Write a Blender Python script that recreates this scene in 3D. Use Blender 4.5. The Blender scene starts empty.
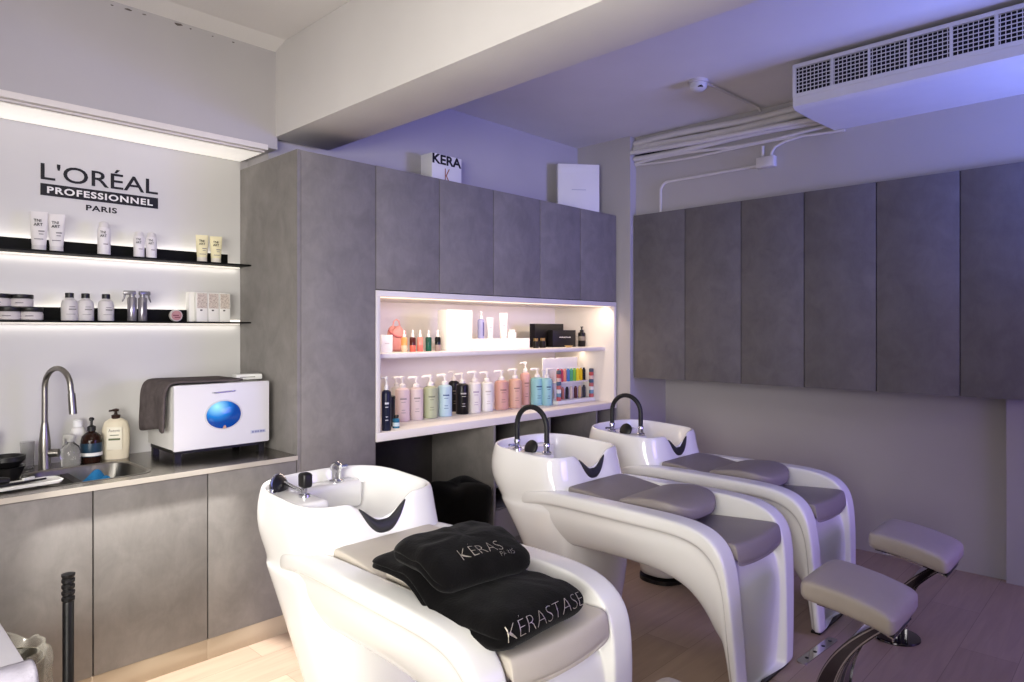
import bpy, bmesh, math, random
from mathutils import Vector, Matrix
from mathutils.bvhtree import BVHTree
from mathutils import noise
random.seed(7)
PI = math.pi
SC = bpy.context.scene
COL = SC.collection

# ------------------------------------------------------------------ camera model (1024 x 682)
TH = math.radians(43.94)
CC, SS, F, H = math.cos(TH), math.sin(TH), 672.5, 1.576
def ry(px, y):                                   # x and depth of a pixel column on a wall y = const
    r = (px - 512) / F
    d = y / (SS - CC * r)
    return d * (CC + SS * r), d
def rx(px, x):                                   # y and depth of a pixel column on a wall x = const
    r = (px - 512) / F
    d = x / (CC + SS * r)
    return d * (SS - CC * r), d
def zz(py, d): return H + (330 - py) * d / F

# ------------------------------------------------------------------ materials
def nt(name):
    m = bpy.data.materials.new(name); m.use_nodes = True
    n = m.node_tree.nodes; l = m.node_tree.links
    return m, n, l, n['Principled BSDF']
def sr(c):                                       # sRGB 0-255 -> linear
    o = []
    for v in c:
        v /= 255.0
        o.append(v / 12.92 if v <= .04045 else ((v + .055) / 1.055) ** 2.4)
    return tuple(o) + (1,)
def mat(name, rgb, rough=.5, metal=0, var=.04, scale=6, bump=0, bscale=200, spec=.5, trans=0, alpha=1, coat=0, ior=1.45):
    m, n, l, b = nt(name)
    b.inputs['Roughness'].default_value = rough
    b.inputs['Metallic'].default_value = metal
    b.inputs['Specular IOR Level'].default_value = spec
    b.inputs['Transmission Weight'].default_value = trans
    b.inputs['IOR'].default_value = ior
    b.inputs['Alpha'].default_value = alpha
    b.inputs['Coat Weight'].default_value = coat
    base = sr(rgb)
    tc = n.new('ShaderNodeTexCoord')
    no = n.new('ShaderNodeTexNoise'); no.inputs['Scale'].default_value = scale; no.inputs['Detail'].default_value = 4
    l.new(tc.outputs['Object'], no.inputs['Vector'])
    rp = n.new('ShaderNodeValToRGB')
    rp.color_ramp.elements[0].position = .3; rp.color_ramp.elements[1].position = .7
    rp.color_ramp.elements[0].color = tuple(max(0, v * (1 - var)) for v in base[:3]) + (1,)
    rp.color_ramp.elements[1].color = tuple(min(1, v * (1 + var)) for v in base[:3]) + (1,)
    l.new(no.outputs['Fac'], rp.inputs['Fac']); l.new(rp.outputs['Color'], b.inputs['Base Color'])
    if bump:
        nb = n.new('ShaderNodeTexNoise'); nb.inputs['Scale'].default_value = bscale; nb.inputs['Detail'].default_value = 3
        l.new(tc.outputs['Object'], nb.inputs['Vector'])
        bp = n.new('ShaderNodeBump'); bp.inputs['Strength'].default_value = bump; bp.inputs['Distance'].default_value = .002
        l.new(nb.outputs['Fac'], bp.inputs['Height']); l.new(bp.outputs['Normal'], b.inputs['Normal'])
    return m
def emit(name, rgb, strength):
    m, n, l, b = nt(name)
    b.inputs['Base Color'].default_value = sr(rgb)
    b.inputs['Emission Color'].default_value = sr(rgb)
    b.inputs['Emission Strength'].default_value = strength
    return m
def laminate(name, rgb, rough=.55):
    m, n, l, b = nt(name)
    tc = n.new('ShaderNodeTexCoord'); geo = n.new('ShaderNodeNewGeometry')
    mp = n.new('ShaderNodeMapping'); mp.inputs['Scale'].default_value = (2.0, 2.0, 1.7)
    l.new(geo.outputs['Position'], mp.inputs['Vector'])
    n1 = n.new('ShaderNodeTexNoise'); n1.inputs['Scale'].default_value = 4.2; n1.inputs['Detail'].default_value = 8; n1.inputs['Roughness'].default_value = .62
    n1.inputs['Distortion'].default_value = .5
    l.new(mp.outputs['Vector'], n1.inputs['Vector'])
    mp2 = n.new('ShaderNodeMapping'); mp2.inputs['Scale'].default_value = (70, 70, 22)
    l.new(geo.outputs['Position'], mp2.inputs['Vector'])
    n2 = n.new('ShaderNodeTexNoise'); n2.inputs['Scale'].default_value = 1.0; n2.inputs['Detail'].default_value = 5
    l.new(mp2.outputs['Vector'], n2.inputs['Vector'])
    mx = n.new('ShaderNodeMath'); mx.operation = 'MULTIPLY_ADD'; mx.inputs[1].default_value = .16
    l.new(n2.outputs['Fac'], mx.inputs[0]); l.new(n1.outputs['Fac'], mx.inputs[2])
    rp = n.new('ShaderNodeValToRGB'); base = sr(rgb)
    rp.color_ramp.elements[0].position = .40; rp.color_ramp.elements[1].position = .76
    rp.color_ramp.elements[0].color = tuple(v * .86 for v in base[:3]) + (1,)
    rp.color_ramp.elements[1].color = tuple(v * 1.12 for v in base[:3]) + (1,)
    l.new(mx.outputs[0], rp.inputs['Fac']); l.new(rp.outputs['Color'], b.inputs['Base Color'])
    b.inputs['Roughness'].default_value = rough
    b.inputs['Specular IOR Level'].default_value = .3
    bp = n.new('ShaderNodeBump'); bp.inputs['Strength'].default_value = .12; bp.inputs['Distance'].default_value = .002
    l.new(n2.outputs['Fac'], bp.inputs['Height']); l.new(bp.outputs['Normal'], b.inputs['Normal'])
    return m
def wood_floor():
    m, n, l, b = nt('oak_plank_floor')
    geo = n.new('ShaderNodeNewGeometry')
    br = n.new('ShaderNodeTexBrick')
    br.offset = .37; br.inputs['Scale'].default_value = 1
    br.inputs['Brick Width'].default_value = 1.5; br.inputs['Row Height'].default_value = .24
    br.inputs['Mortar Size'].default_value = .0012; br.inputs['Mortar Smooth'].default_value = .3; br.inputs['Bias'].default_value = 0
    br.inputs['Color1'].default_value = sr((176, 154, 136)); br.inputs['Color2'].default_value = sr((160, 138, 121))
    br.inputs['Mortar'].default_value = sr((118, 100, 88))
    l.new(geo.outputs['Position'], br.inputs['Vector'])
    mp = n.new('ShaderNodeMapping'); mp.inputs['Scale'].default_value = (1.2, 14, 1)
    l.new(geo.outputs['Position'], mp.inputs['Vector'])
    g = n.new('ShaderNodeTexNoise'); g.inputs['Scale'].default_value = 2; g.inputs['Detail'].default_value = 8; g.inputs['Distortion'].default_value = .8
    l.new(mp.outputs['Vector'], g.inputs['Vector'])
    rp = n.new('ShaderNodeValToRGB')
    rp.color_ramp.elements[0].position = .3; rp.color_ramp.elements[1].position = .75
    rp.color_ramp.elements[0].color = (.86, .85, .84, 1); rp.color_ramp.elements[1].color = (1.05, 1.04, 1.02, 1)
    l.new(g.outputs['Fac'], rp.inputs['Fac'])
    mx = n.new('ShaderNodeMix'); mx.data_type = 'RGBA'; mx.blend_type = 'MULTIPLY'; mx.inputs[0].default_value = 1
    l.new(br.outputs['Color'], mx.inputs[6]); l.new(rp.outputs['Color'], mx.inputs[7])
    l.new(mx.outputs[2], b.inputs['Base Color'])
    b.inputs['Roughness'].default_value = .42
    bp = n.new('ShaderNodeBump'); bp.inputs['Strength'].default_value = .1; bp.inputs['Distance'].default_value = .002
    l.new(g.outputs['Fac'], bp.inputs['Height']); l.new(bp.outputs['Normal'], b.inputs['Normal'])
    return m
def plaster(name, rgb):
    m = mat(name, rgb, .85, 0, .035, 1.7, .25, 60, spec=.2)
    return m

M = dict(
    floor=wood_floor(),
    ceil=plaster('ceiling_paint', (226, 223, 220)),
    wall=plaster('wall_paint', (183, 179, 180)),
    panel=mat('white_wall_panel', (206, 204, 202), .45, 0, .02, 2),
    lam=laminate('grey_stone_laminate', (128, 124, 121)),
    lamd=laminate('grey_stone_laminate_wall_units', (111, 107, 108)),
    lamin=laminate('shade_darkened_laminate', (58, 55, 54)),  # same laminate darkened, shade of door seams and open recess in its colour
    kick=mat('beige_plinth', (176, 160, 138), .5, 0, .05, 4),
    white=mat('white_laminate', (228, 222, 216), .4, 0, .02, 3),
    steel=mat('brushed_steel', (150, 146, 140), .34, 1, .06, 30, .1, 300),
    steelw=mat('steel_worktop', (140, 134, 127), .24, .9, .08, 8, .06, 250),
    chrome=mat('chrome', (205, 206, 210), .08, 1, .01),
    darkchrome=mat('dark_polished_steel', (92, 89, 94), .1, 1, .02),
    gel=mat('white_gelcoat', (236, 235, 232), .22, 0, .012, 3, coat=.3),
    ceramic=mat('white_ceramic', (238, 237, 235), .12, 0, .01, 3, coat=.5),
    leather=mat('taupe_grey_leather', (142, 134, 130), .5, 0, .05, 5, .25, 350),
    leather2=mat('beige_leather', (196, 188, 176), .5, 0, .05, 5, .25, 350),
    leather3=mat('stool_leather', (170, 160, 150), .45, 0, .05, 5, .25, 350),
    black=mat('black_plastic', (20, 19, 20), .4, 0, .05),
    rubber=mat('black_rubber', (26, 26, 28), .5, 0, .05, 10),
    neck=mat('dark_grey_gel', (44, 44, 47), .45, 0, .06, 10),
    blackm=mat('black_metal', (12, 12, 12), .65, 0, .05, spec=.2),
    fleece=mat('black_fleece', (9, 8, 9), .95, 0, .35, 14, .9, 120, spec=.12),
    silver=mat('silver_thread', (206, 198, 182), .35, .6, .25, 60),
    ink=mat('black_ink', (14, 13, 14), .5, 0, .02),
    paper=mat('white_card', (232, 230, 226), .5, 0, .02),
    clear=mat('clear_plastic', (226, 226, 224), .08, 0, .01, trans=.92, ior=1.3),
    bag=mat('clear_bin_bag', (150, 146, 136), .2, 0, .1, 12, 1, 40, alpha=.28),
    pipe=mat('white_conduit', (214, 210, 208), .45, 0, .04, 5),
    acw=mat('white_ac_plastic', (222, 222, 224), .4, 0, .02),
    acd=mat('dark_vent_cavity', (24, 24, 30), .8, 0, .05),
    greytowel=mat('grey_towel', (92, 84, 84), .95, 0, .18, 25, .8, 180, spec=.1),
    lilac=mat('lilac_towel', (176, 172, 184), .95, 0, .1, 25, .8, 180, spec=.1),
    blue=mat('blue_sponge', (30, 120, 176), .8, 0, .2, 30, .6, 120),
    copper=mat('copper_foil', (176, 112, 78), .4, .4, .05),
    led=emit('led_white', (255, 246, 232), 2.0),
    led2=emit('led_soft', (255, 246, 232), .7),
    ledw=emit('led_warm', (255, 226, 190), 1.6),
)
M['fleece'].node_tree.nodes['Principled BSDF'].inputs['Sheen Weight'].default_value = .05
_pc = {}
def soft(rgb, k=.8):
    g = sum(rgb)/3
    return tuple(int(round(g+(v-g)*k)) for v in rgb)
def plas(rgb, rough=.3, trans=0, metal=0):
    k = (rgb, rough, trans, metal)
    if k not in _pc: _pc[k] = mat('plastic_%d_%d_%d' % rgb, rgb, rough, metal, .02, 4, trans=trans, ior=1.3)
    return _pc[k]

# ------------------------------------------------------------------ mesh helper
class MB:
    def __init__(s): s.bm = bmesh.new()
    def box(s, x0, x1, y0, y1, z0, z1, bev=0, seg=2, rot=None, org=None):
        r = bmesh.ops.create_cube(s.bm, size=1)
        vs = r['verts']
        bmesh.ops.transform(s.bm, verts=vs, matrix=Matrix.Translation(((x0+x1)/2, (y0+y1)/2, (z0+z1)/2)) @ Matrix.Diagonal((x1-x0, y1-y0, z1-z0, 1)))
        if bev:
            es = list({e for v in vs for e in v.link_edges})
            rr = bmesh.ops.bevel(s.bm, geom=es, offset=bev, segments=seg, profile=.5, affect='EDGES')
            vs = list({v for f in rr['faces'] for v in f.verts} | {v for v in vs if v.is_valid})
        if rot is not None:
            o = Vector(org) if org else Vector(((x0+x1)/2, (y0+y1)/2, (z0+z1)/2))
            bmesh.ops.transform(s.bm, verts=vs, matrix=Matrix.Translation(o) @ rot.to_4x4() @ Matrix.Translation(-o))
        return s
    def rings(s, rings, cap0=True, cap1=True, closed=True):
        vr = [[s.bm.verts.new(p) for p in r] for r in rings]
        n = len(vr[0])
        for a, b in zip(vr[:-1], vr[1:]):
            for i in range(n if closed else n - 1):
                j = (i + 1) % n
                try: s.bm.faces.new((a[i], a[j], b[j], b[i]))
                except ValueError: pass
        if cap0: s.bm.faces.new(list(reversed(vr[0])))
        if cap1: s.bm.faces.new(vr[-1])
        return s
    def lathe(s, prof, cx=0, cy=0, z0=0, n=24, sx=1, sy=1):
        rs = []
        for r, z in prof:
            r = max(r, 1e-4)
            rs.append([(cx + sx*r*math.cos(2*PI*i/n), cy + sy*r*math.sin(2*PI*i/n), z0 + z) for i in range(n)])
        return s.rings(rs)
    def tube(s, pts, rad, n=10, cap=True):
        pts = [Vector(p) for p in pts]
        rads = rad if isinstance(rad, (list, tuple)) else [rad] * len(pts)
        rs = []; nrm = None
        for i, p in enumerate(pts):
            t = (pts[min(i+1, len(pts)-1)] - pts[max(i-1, 0)]).normalized()
            if nrm is None:
                nrm = t.orthogonal().normalized()
            else:
                nrm = (nrm - t * nrm.dot(t)).normalized()
            b = t.cross(nrm)
            rs.append([p + (nrm*math.cos(2*PI*k/n) + b*math.sin(2*PI*k/n)) * rads[i] for k in range(n)])
        return s.rings(rs, cap, cap)
    def prism(s, poly, x0, x1, axis='x'):        # poly of (a,b): axis x -> (y,z); axis y -> (x,z); axis z -> (x,y)
        def P(u, a, b): return {'x': (u, a, b), 'y': (a, u, b), 'z': (a, b, u)}[axis]
        return s.rings([[P(x0, a, b) for a, b in poly], [P(x1, a, b) for a, b in poly]])
    def build(s, name, m, parent=None, loc=(0,0,0), smooth=40, sub=0, bevel=0, rotz=0):
        bmesh.ops.recalc_face_normals(s.bm, faces=s.bm.faces)
        me = bpy.data.meshes.new(name); s.bm.to_mesh(me); s.bm.free()
        me.materials.append(m)
        o = bpy.data.objects.new(name, me); COL.objects.link(o)
        o.location = loc; o.rotation_euler = (0, 0, rotz)
        if parent: o.parent = parent
        if bevel:
            bv = o.modifiers.new('Bevel', 'BEVEL'); bv.width = bevel; bv.segments = 2; bv.limit_method = 'ANGLE'
        if sub:
            sb = o.modifiers.new('Subdivision', 'SUBSURF'); sb.levels = sub; sb.render_levels = sub
        if smooth:
            if sub: me.polygons.foreach_set('use_smooth', [True]*len(me.polygons))
            else: me.shade_smooth() if hasattr(me, 'shade_smooth') else None; me.set_sharp_from_angle(angle=math.radians(smooth))
        return o
def box(name, m, parent, x0, x1, y0, y1, z0, z1, bev=.002, loc=(0,0,0), rot=None, org=None):
    return MB().box(x0, x1, y0, y1, z0, z1, bev, 2, rot, org).build(name, m, parent, loc)
def thing(name, label, cat, loc=(0,0,0), rotz=0, group=None):
    o = bpy.data.objects.new(name, None); COL.objects.link(o)
    o.empty_display_size = .05
    o.location = loc; o.rotation_euler = (0, 0, rotz)
    return tag(o, label, cat, group)
def tag(o, label, cat, group=None):
    o['label'] = label; o['category'] = cat
    if group: o['group'] = group
    return o
def struct(o):
    o['kind'] = 'structure'; return o
def dup(root, loc, label, rotz=None, group=None):
    r = root.copy(); COL.objects.link(r); r.location = loc; r['label'] = label
    if rotz is not None: r.rotation_euler = (0, 0, rotz)
    if group: r['group'] = group
    for ch in list(root.children):
        c = ch.copy(); COL.objects.link(c); c.parent = r
        for g in list(ch.children):
            d = g.copy(); COL.objects.link(d); d.parent = c
    return r
def text_mesh(string, size=1, sx=1, bold=0, extrude=.001, align='LEFT', space=1):
    cu = bpy.data.curves.new('t', 'FONT'); cu.body = string; cu.size = size; cu.offset = bold
    cu.extrude = extrude; cu.align_x = align; cu.space_character = space; cu.resolution_u = 4
    o = bpy.data.objects.new('t', cu); COL.objects.link(o)
    dg = bpy.context.evaluated_depsgraph_get(); dg.update()
    me = bpy.data.meshes.new_from_object(o.evaluated_get(dg))
    bpy.data.objects.remove(o); bpy.data.curves.remove(cu)
    for v in me.vertices: v.co.x *= sx
    return me
def fit_text(string, w, h, bold=0, extrude=.001, space=1):     # mesh scaled so its box is exactly w x h, lower left at the origin
    me = text_mesh(string, 1, 1, bold, 0, space=space)
    xs = [v.co.x for v in me.vertices]; ys = [v.co.y for v in me.vertices]
    ax, ay = w/(max(xs)-min(xs)), h/(max(ys)-min(ys))
    x0, y0 = min(xs), min(ys)
    for v in me.vertices:
        v.co.x = (v.co.x-x0)*ax; v.co.y = (v.co.y-y0)*ay
    return me
def put_text(name, me, m, parent, loc, rot):
    me.materials.clear(); me.materials.append(m); me.name = name
    o = bpy.data.objects.new(name, me); COL.objects.link(o)
    o.location = loc; o.rotation_euler = rot
    if parent: o.parent = parent
    return o
FY = (PI/2, 0, 0)            # lettering that faces -y
FX = (PI/2, 0, -PI/2)        # lettering that faces -x

# ------------------------------------------------------------------ the room
ZC = 3.172
YB = 3.955                    # wall behind the shelves
XR = 5.21                     # right wall
struct(MB().box(-2.0, 5.6, -2.6, 4.3, -.1, 0).build('floor', M['floor'], smooth=0))
struct(MB().box(-2.0, 5.6, -2.6, 4.3, ZC, ZC+.1).build('ceiling', M['ceil'], smooth=0))
w = MB().box(-2.0, 5.6, YB, 4.3, 0, 2.60)
w.box(-2.0, 1.81, 3.58, 4.3, 2.592, ZC); w.box(1.81, 5.6, 3.69, 4.3, 2.545, ZC)
struct(w.build('wall_back', M['wall'], smooth=0))
struct(box('wall_panel_back', M['panel'], None, -1.0, 1.762, YB-.008, YB, .9, 2.591, 0))
w = MB().box(XR, 5.6, -2.6, 4.3, 0, ZC)
w.box(XR-.055, XR, -2.6, .69, 0, 1.18)
w.box(4.745, XR, -2.6, 3.14, 2.523, ZC)
struct(w.build('wall_right', M['wall'], smooth=0))
struct(MB().box(-2.1, -2.0, -2.6, 4.3, 0, ZC).build('wall_left', M['wall'], smooth=0))
struct(MB().box(-2.0, 5.6, -2.7, -2.6, 0, ZC).build('wall_front', M['wall'], smooth=0))
struct(box('pillar', M['wall'], None, 4.66, 5.3, 3.14, 3.99, 0, ZC, 0))
struct(box('beam', M['ceil'], None, 1.80, 2.16, -2.6, 3.62, 2.66, ZC, .004))
# sloped plaster band between the upper wall and the ceiling, left bay
struct(MB().prism([(3.59, 3.135), (3.59, ZC+.01), (3.43, ZC+.01)], -2.0, 1.81, 'x').build('trim_1', M['ceil'], smooth=0))
b = MB()
rc = random.Random(4)
for x, q in ((.52, .5), (.78, .9), (.86, .6), (1.05, 1.3), (1.12, .8), (1.28, 1.5), (1.34, .6), (1.45, .5), (1.56, .7), (.98, .5)):
    n_ = 7; c_ = (x, 3.122+rc.uniform(-.006, .004))
    b.prism([(c_[0]+.012*q*rc.uniform(.6, 1.2)*math.cos(2*PI*k/n_), c_[1]+.0042*q*rc.uniform(.5, 1.3)*math.sin(2*PI*k/n_)) for k in range(n_)], 3.577, 3.5805, 'y')
struct(b.build('trim_3', mat('plaster_chips', (92, 84, 78), .9), smooth=0))
# edge of the light cove above the shelves
t = MB().box(-2, 1.75, 3.565, 3.60, 2.575, 2.605, .003)
t.box(-2, 1.745, 3.60, 3.63, 2.568, 2.592)
struct(t.build('trim_2', M['white'], smooth=0))

o = box('cove_light', emit('cove_diffuser', (255, 250, 243), .5), None, -1.5, 1.755, 3.66, 3.93, 2.575, 2.5915, 0)
tag(o, 'long white light panel under the bulkhead above the shelf wall', 'light')
# ------------------------------------------------------------------ joinery, left
def cab_door(name, x0, x1, y, z0, z1, par, gap=.002):
    return box(name, M['lam'], par, x0+gap+.001, x1-gap-.001, y, y+.018, z0+.001, z1, .0012)
YF = 3.27
def base_cabinet(x0, x1, label, ndoor=1):
    t = thing('base_cabinet', label, 'cabinet', (x0, YF, 0), 0, 'grey base cabinets under the sink')
    w = x1 - x0
    b = MB().box(0, .016, .02, .68, .1, .893); b.box(w-.016, w, .02, .68, .1, .893); b.box(0.016, w-.016, .02, .68, .1, .116); b.box(.016, w-.016, .665, .68, .116, .893)
    b.build('carcass', M['lamin'], t)
    for k in range(ndoor):
        cab_door('door', w*k/ndoor, w*(k+1)/ndoor, 0, .1, .889, t)
    box('plinth', M['kick'], t, 0, w, .006, .03, 0, .098, .001)
    return t
base_cabinet(-.13, .824, 'grey stone-look base cabinet under the sink, at the left picture edge', 2)
base_cabinet(.824, 1.303, 'grey stone-look base cabinet under the right end of the sink, middle door of the run')
base_cabinet(1.303, 1.762, 'grey stone-look base cabinet under the white towel warmer, last before the tall cupboard')

# worktop with a sink cut in it
SX0, SX1, SY0, SY1 = .66, 1.085, 3.355, 3.755
ct = thing('worktop', 'brushed steel worktop with inset sink on the grey base cabinets', 'worktop', (0, YF, .894))
def rrect(x0, x1, y0, y1, r, n=6):
    o = []
    for cx, cy, a in ((x1-r, y1-r, 0), (x0+r, y1-r, PI/2), (x0+r, y0+r, PI), (x1-r, y0+r, 1.5*PI)):
        for k in range(n+1):
            o.append((cx + r*math.cos(a+PI/2*k/n), cy + r*math.sin(a+PI/2*k/n)))
    return o
b = MB()
inn = rrect(SX0, SX1, SY0-YF, SY1-YF, .07)
def outer(p):                                   # push the ring out to the slab's border
    cx, cy = (SX0+SX1)/2, (SY0+SY1)/2-YF
    return p
x0, x1, y0, y1 = -.13, 1.761, -.012, YB-YF-.009
for (a0, a1, b0, b1) in ((x0, SX0, y0, y1), (SX1, x1, y0, y1), (SX0, SX1, y0, SY0-YF), (SX0, SX1, SY1-YF, y1)):
    b.box(a0, a1, b0, b1, 0, .024)
for cx, cy, a in ((SX1, SY1-YF, 0), (SX0, SY1-YF, PI/2), (SX0, SY0-YF, PI), (SX1, SY0-YF, 1.5*PI)):
    r = .07; ox = cx - (r if a in (0, 1.5*PI) else -r); oy = cy - (r if a in (0, PI/2) else -r)
    poly = [(cx, cy)] + [(ox + r*math.cos(a+PI/2*k/8), oy + r*math.sin(a+PI/2*k/8)) for k in range(9)]
    b.prism(poly, 0, .024, 'z')
b.build('slab', M['steelw'], ct, smooth=0)
box('front_edge', plas((176, 169, 159), .35), ct, -.13, 1.761, -.0145, -.0125, .0, .0235, 0)
b = MB()
rs = []
for off, z in ((-.012, .026), (-.002, .0262), (.004, .02), (.008, -.13), (.03, -.158), (.06, -.162)):
    rs.append([(x, y, z) for x, y in rrect(SX0+off, SX1-off, SY0-YF+off, SY1-YF-off, max(.075-off*.3, .05))])
b.rings(rs, False, True).build('sink_basin', M['steel'], ct)
MB().lathe([(0, 0), (.035, 0), (.04, .004), (.02, .004), (.018, .001), (0, .001)], .8, .28, -.161).build('drain', M['chrome'], ct)
MB().tube([(.70, .46, -.03), (.735, .455, -.06), (.76, .46, -.03)], .004).build('overflow_ring', M['chrome'], ct)

# kitchen faucet
fx, fy = .757, 3.80
ft = thing('kitchen_faucet', 'tall brushed steel gooseneck faucet behind the sink', 'faucet', (fx, fy, .918))
MB().lathe([(.026, 0), (.026, .004), (.025, .01), (.0245, .1), (.0235, .13), (.0165, .2), (.0135, .22)], n=24).build('body', M['steel'], ft)
import_dir = Vector((.35, -.94, 0)).normalized()
pts = [Vector((0, 0, .2)), Vector((0, 0, .3)), Vector((0, 0, .38))]
R_ = .094
for k in range(0, 15):
    a = PI - (PI*1.0)*k/14*1.0
    pts.append(Vector((0, 0, .385)) + import_dir*(R_ + R_*math.cos(a)) + Vector((0, 0, R_*math.sin(a))))
e = pts[-1]; pts += [e + import_dir*.006 + Vector((0, 0, -.03))]
MB().tube(pts, .0125, 14).build('spout', M['steel'], ft)
MB().tube([e + import_dir*.005 + Vector((0, 0, -.02)), e + import_dir*.016 + Vector((0, 0, -.115))], [.0155, .0165], 16).build('spray_head', M['steel'], ft)
MB().tube([(.015, -.01, .075), (.05, -.03, .075)], .019, 16).build('lever', M['steel'], ft)

# ------------------------------------------------------------------ things on the worktop
ZW = .918
# brown pump bottle
t = thing('soap_pump_bottle', 'brown amber pump bottle with blue and white label beside the sink', 'bottle', (.962, 3.845, ZW))
MB().lathe([(.044, 0), (.047, .006), (.047, .105), (.042, .13), (.025, .145), (.016, .15), (.016, .158)], n=28).build('bottle_body', plas((40, 22, 16), .12), t)
MB().lathe([(.0474, .03), (.0478, .031), (.0478, .095), (.0474, .096)], n=28).build('label_band', plas((36, 60, 78)), t)
MB().lathe([(.048, .034), (.0484, .034), (.0484, .050), (.048, .050)], n=28).build('label_stripe', M['paper'], t)
b = MB().lathe([(.019, .155), (.019, .175), (.012, .18), (.006, .183), (.006, .205), (.011, .206), (.012, .217), (.006, .222)], n=18)
b.tube([(0, 0, .212), (-.012, -.03, .211)], .005, 8)
b.build('pump', M['black'], t)
# cream lotion bottle
t = thing('lotion_bottle', 'large cream lotion bottle with dark brown pump beside the sink', 'bottle', (1.075, 3.86, ZW), math.radians(-25))
MB().lathe([(.056, 0), (.06, .006), (.064, .08), (.063, .15), (.052, .188), (.03, .204), (.016, .208)], n=32, sy=.62).build('bottle_body', plas((224, 214, 192), .35), t)
b = MB().lathe([(.02, .204), (.021, .222), (.008, .226), (.006, .24), (.014, .241), (.015, .252), (.005, .255)], n=18)
b.tube([(0, 0, .247), (-.03, -.01, .245)], .005, 8); b.build('pump', plas((52, 34, 28)), t)
lb = box('label_panel', plas((228, 222, 204)), t, -.034, .034, -.0425, -.0385, .05, .165, .001)
put_text('lettering', fit_text('Aveeno', .05, .016), plas((70, 60, 52)), t, (-.026, -.0428, .14), FY)
b = MB().box(-.026, .026, -.0435, -.042, .098, .108); b.box(-.02, .02, -.0435, -.042, .122, .126); b.build('green_stripe', plas((96, 104, 72)), t)
# clear spray bottle, white bottle, clear tumbler
t = thing('spray_bottle', 'clear plastic spray bottle with clear trigger between faucet and brown bottle', 'bottle', (.862, 3.80, ZW), 2.2)
MB().lathe([(.038, 0), (.042, .005), (.042, .07), (.034, .095), (.016, .112), (.014, .125)], n=24).build('bottle_body', M['clear'], t)
b = MB().box(-.022, .035, -.011, .011, .13, .152, .005); b.lathe([(.016, .118), (.016, .134)], n=14); b.box(.03, .04, -.006, .006, .10, .14, .003)
b.build('trigger_head', plas((214, 212, 208), .3, .4), t)
t = thing('white_bottle', 'plain white bottle with white cap behind the clear spray bottle', 'bottle', (.915, 3.895, ZW))
MB().lathe([(.03, 0), (.033, .005), (.033, .15), (.025, .17), (.018, .175)], n=24).build('bottle_body', plas((226, 224, 222), .35), t)
MB().lathe([(.021, .176), (.021, .205), (.014, .21)], n=20).build('cap', plas((236, 236, 236), .35), t)
o = MB().lathe([(.026, 0), (.029, .13), (.0275, .13), (.0245, .004), (0, .004)], n=24).build('tumbler', M['clear'], None, (.70, 3.86, ZW))
tag(o, 'clear empty tumbler left of the faucet', 'cup')
# stack of black tint bowls and a tray of tools
o = MB().lathe([(.05, 0), (.07, .05), (.072, .056), (.066, .056), (.045, .008), (0, .008)], n=28).build('tint_bowl', M['black'], None, (.585, 3.66, ZW))
tag(o, 'black tint bowl at the bottom of the stack left of the sink', 'bowl')
o = MB().lathe([(.047, .0), (.07, .026), (.07, .046), (.066, .046), (.044, .006), (0, .006)], n=28).build('tint_bowl', M['black'], None, (.588, 3.662, ZW+.057))
tag(o, 'black tint bowl stacked on top of another one, left of the sink', 'bowl')
t = thing('tool_tray', 'white tray at the front left of the worktop, over the sink rim', 'tray', (.545, 3.405, ZW+.009), math.radians(6))
rs = []
for off, z in ((.0, 0), (-.006, .012), (-.004, .014), (.002, .013), (.008, .004)):
    rs.append([(x, y, z) for x, y in rrect(-.19+off, .19-off, -.055+off, .055-off, .03)])
MB().rings(rs).build('tray_body', plas((222, 220, 216)), t)
b = MB().tube([(-.1, -.02, .013), (.03, .0, .017), (.16, .03, .03)], [.006, .006, .004], 8)
o = MB().tube([(-.09, -.02, .006), (.03, 0, .006), (.13, .03, .006)], [.006, .006, .004], 10).build('tint_brush', M['black'], None, (.56, 3.41, ZW+.016)); tag(o, 'black thin tint brush lying in the white tray', 'brush')
t = thing('hair_clipper', 'black and white round-headed clipper lying at the left end of the tray', 'clipper', (.49, 3.42, ZW+.016))
MB().tube([(-.08, 0, .02), (-.02, 0, .021), (.05, .01, .02), (.07, .012, .018)], [.016, .019, .017, .012], 14).build('clipper_body', M['black'], t)
MB().tube([(.0, .002, .021), (.02, .005, .021)], .0195, 14).build('clipper_ring', M['chrome'], t)
o = MB().box(-.03, .03, -.012, .012, 0, .006, .002).box(.0, .05, -.02, -.008, .001, .02, .002).build('foil_strip', plas((215, 214, 212), .3), None, (.60, 3.445, ZW+.016), rotz=.5)
tag(o, 'white crumpled foil strip on the tray by the sink', 'foil')
# dark leafy tip at picture edge
t = thing('hair_brush', 'dark round brush standing at the left picture edge by the wall', 'brush', (.565, 3.88, ZW))
MB().tube([(0, 0, 0), (0, 0, .12)], [.011, .009], 12).build('handle', M['black'], t)
MB().lathe([(.006, .12), (.016, .13), (.017, .185), (.008, .19)], n=20).build('bristles', plas((44, 42, 44), .8), t)
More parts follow.
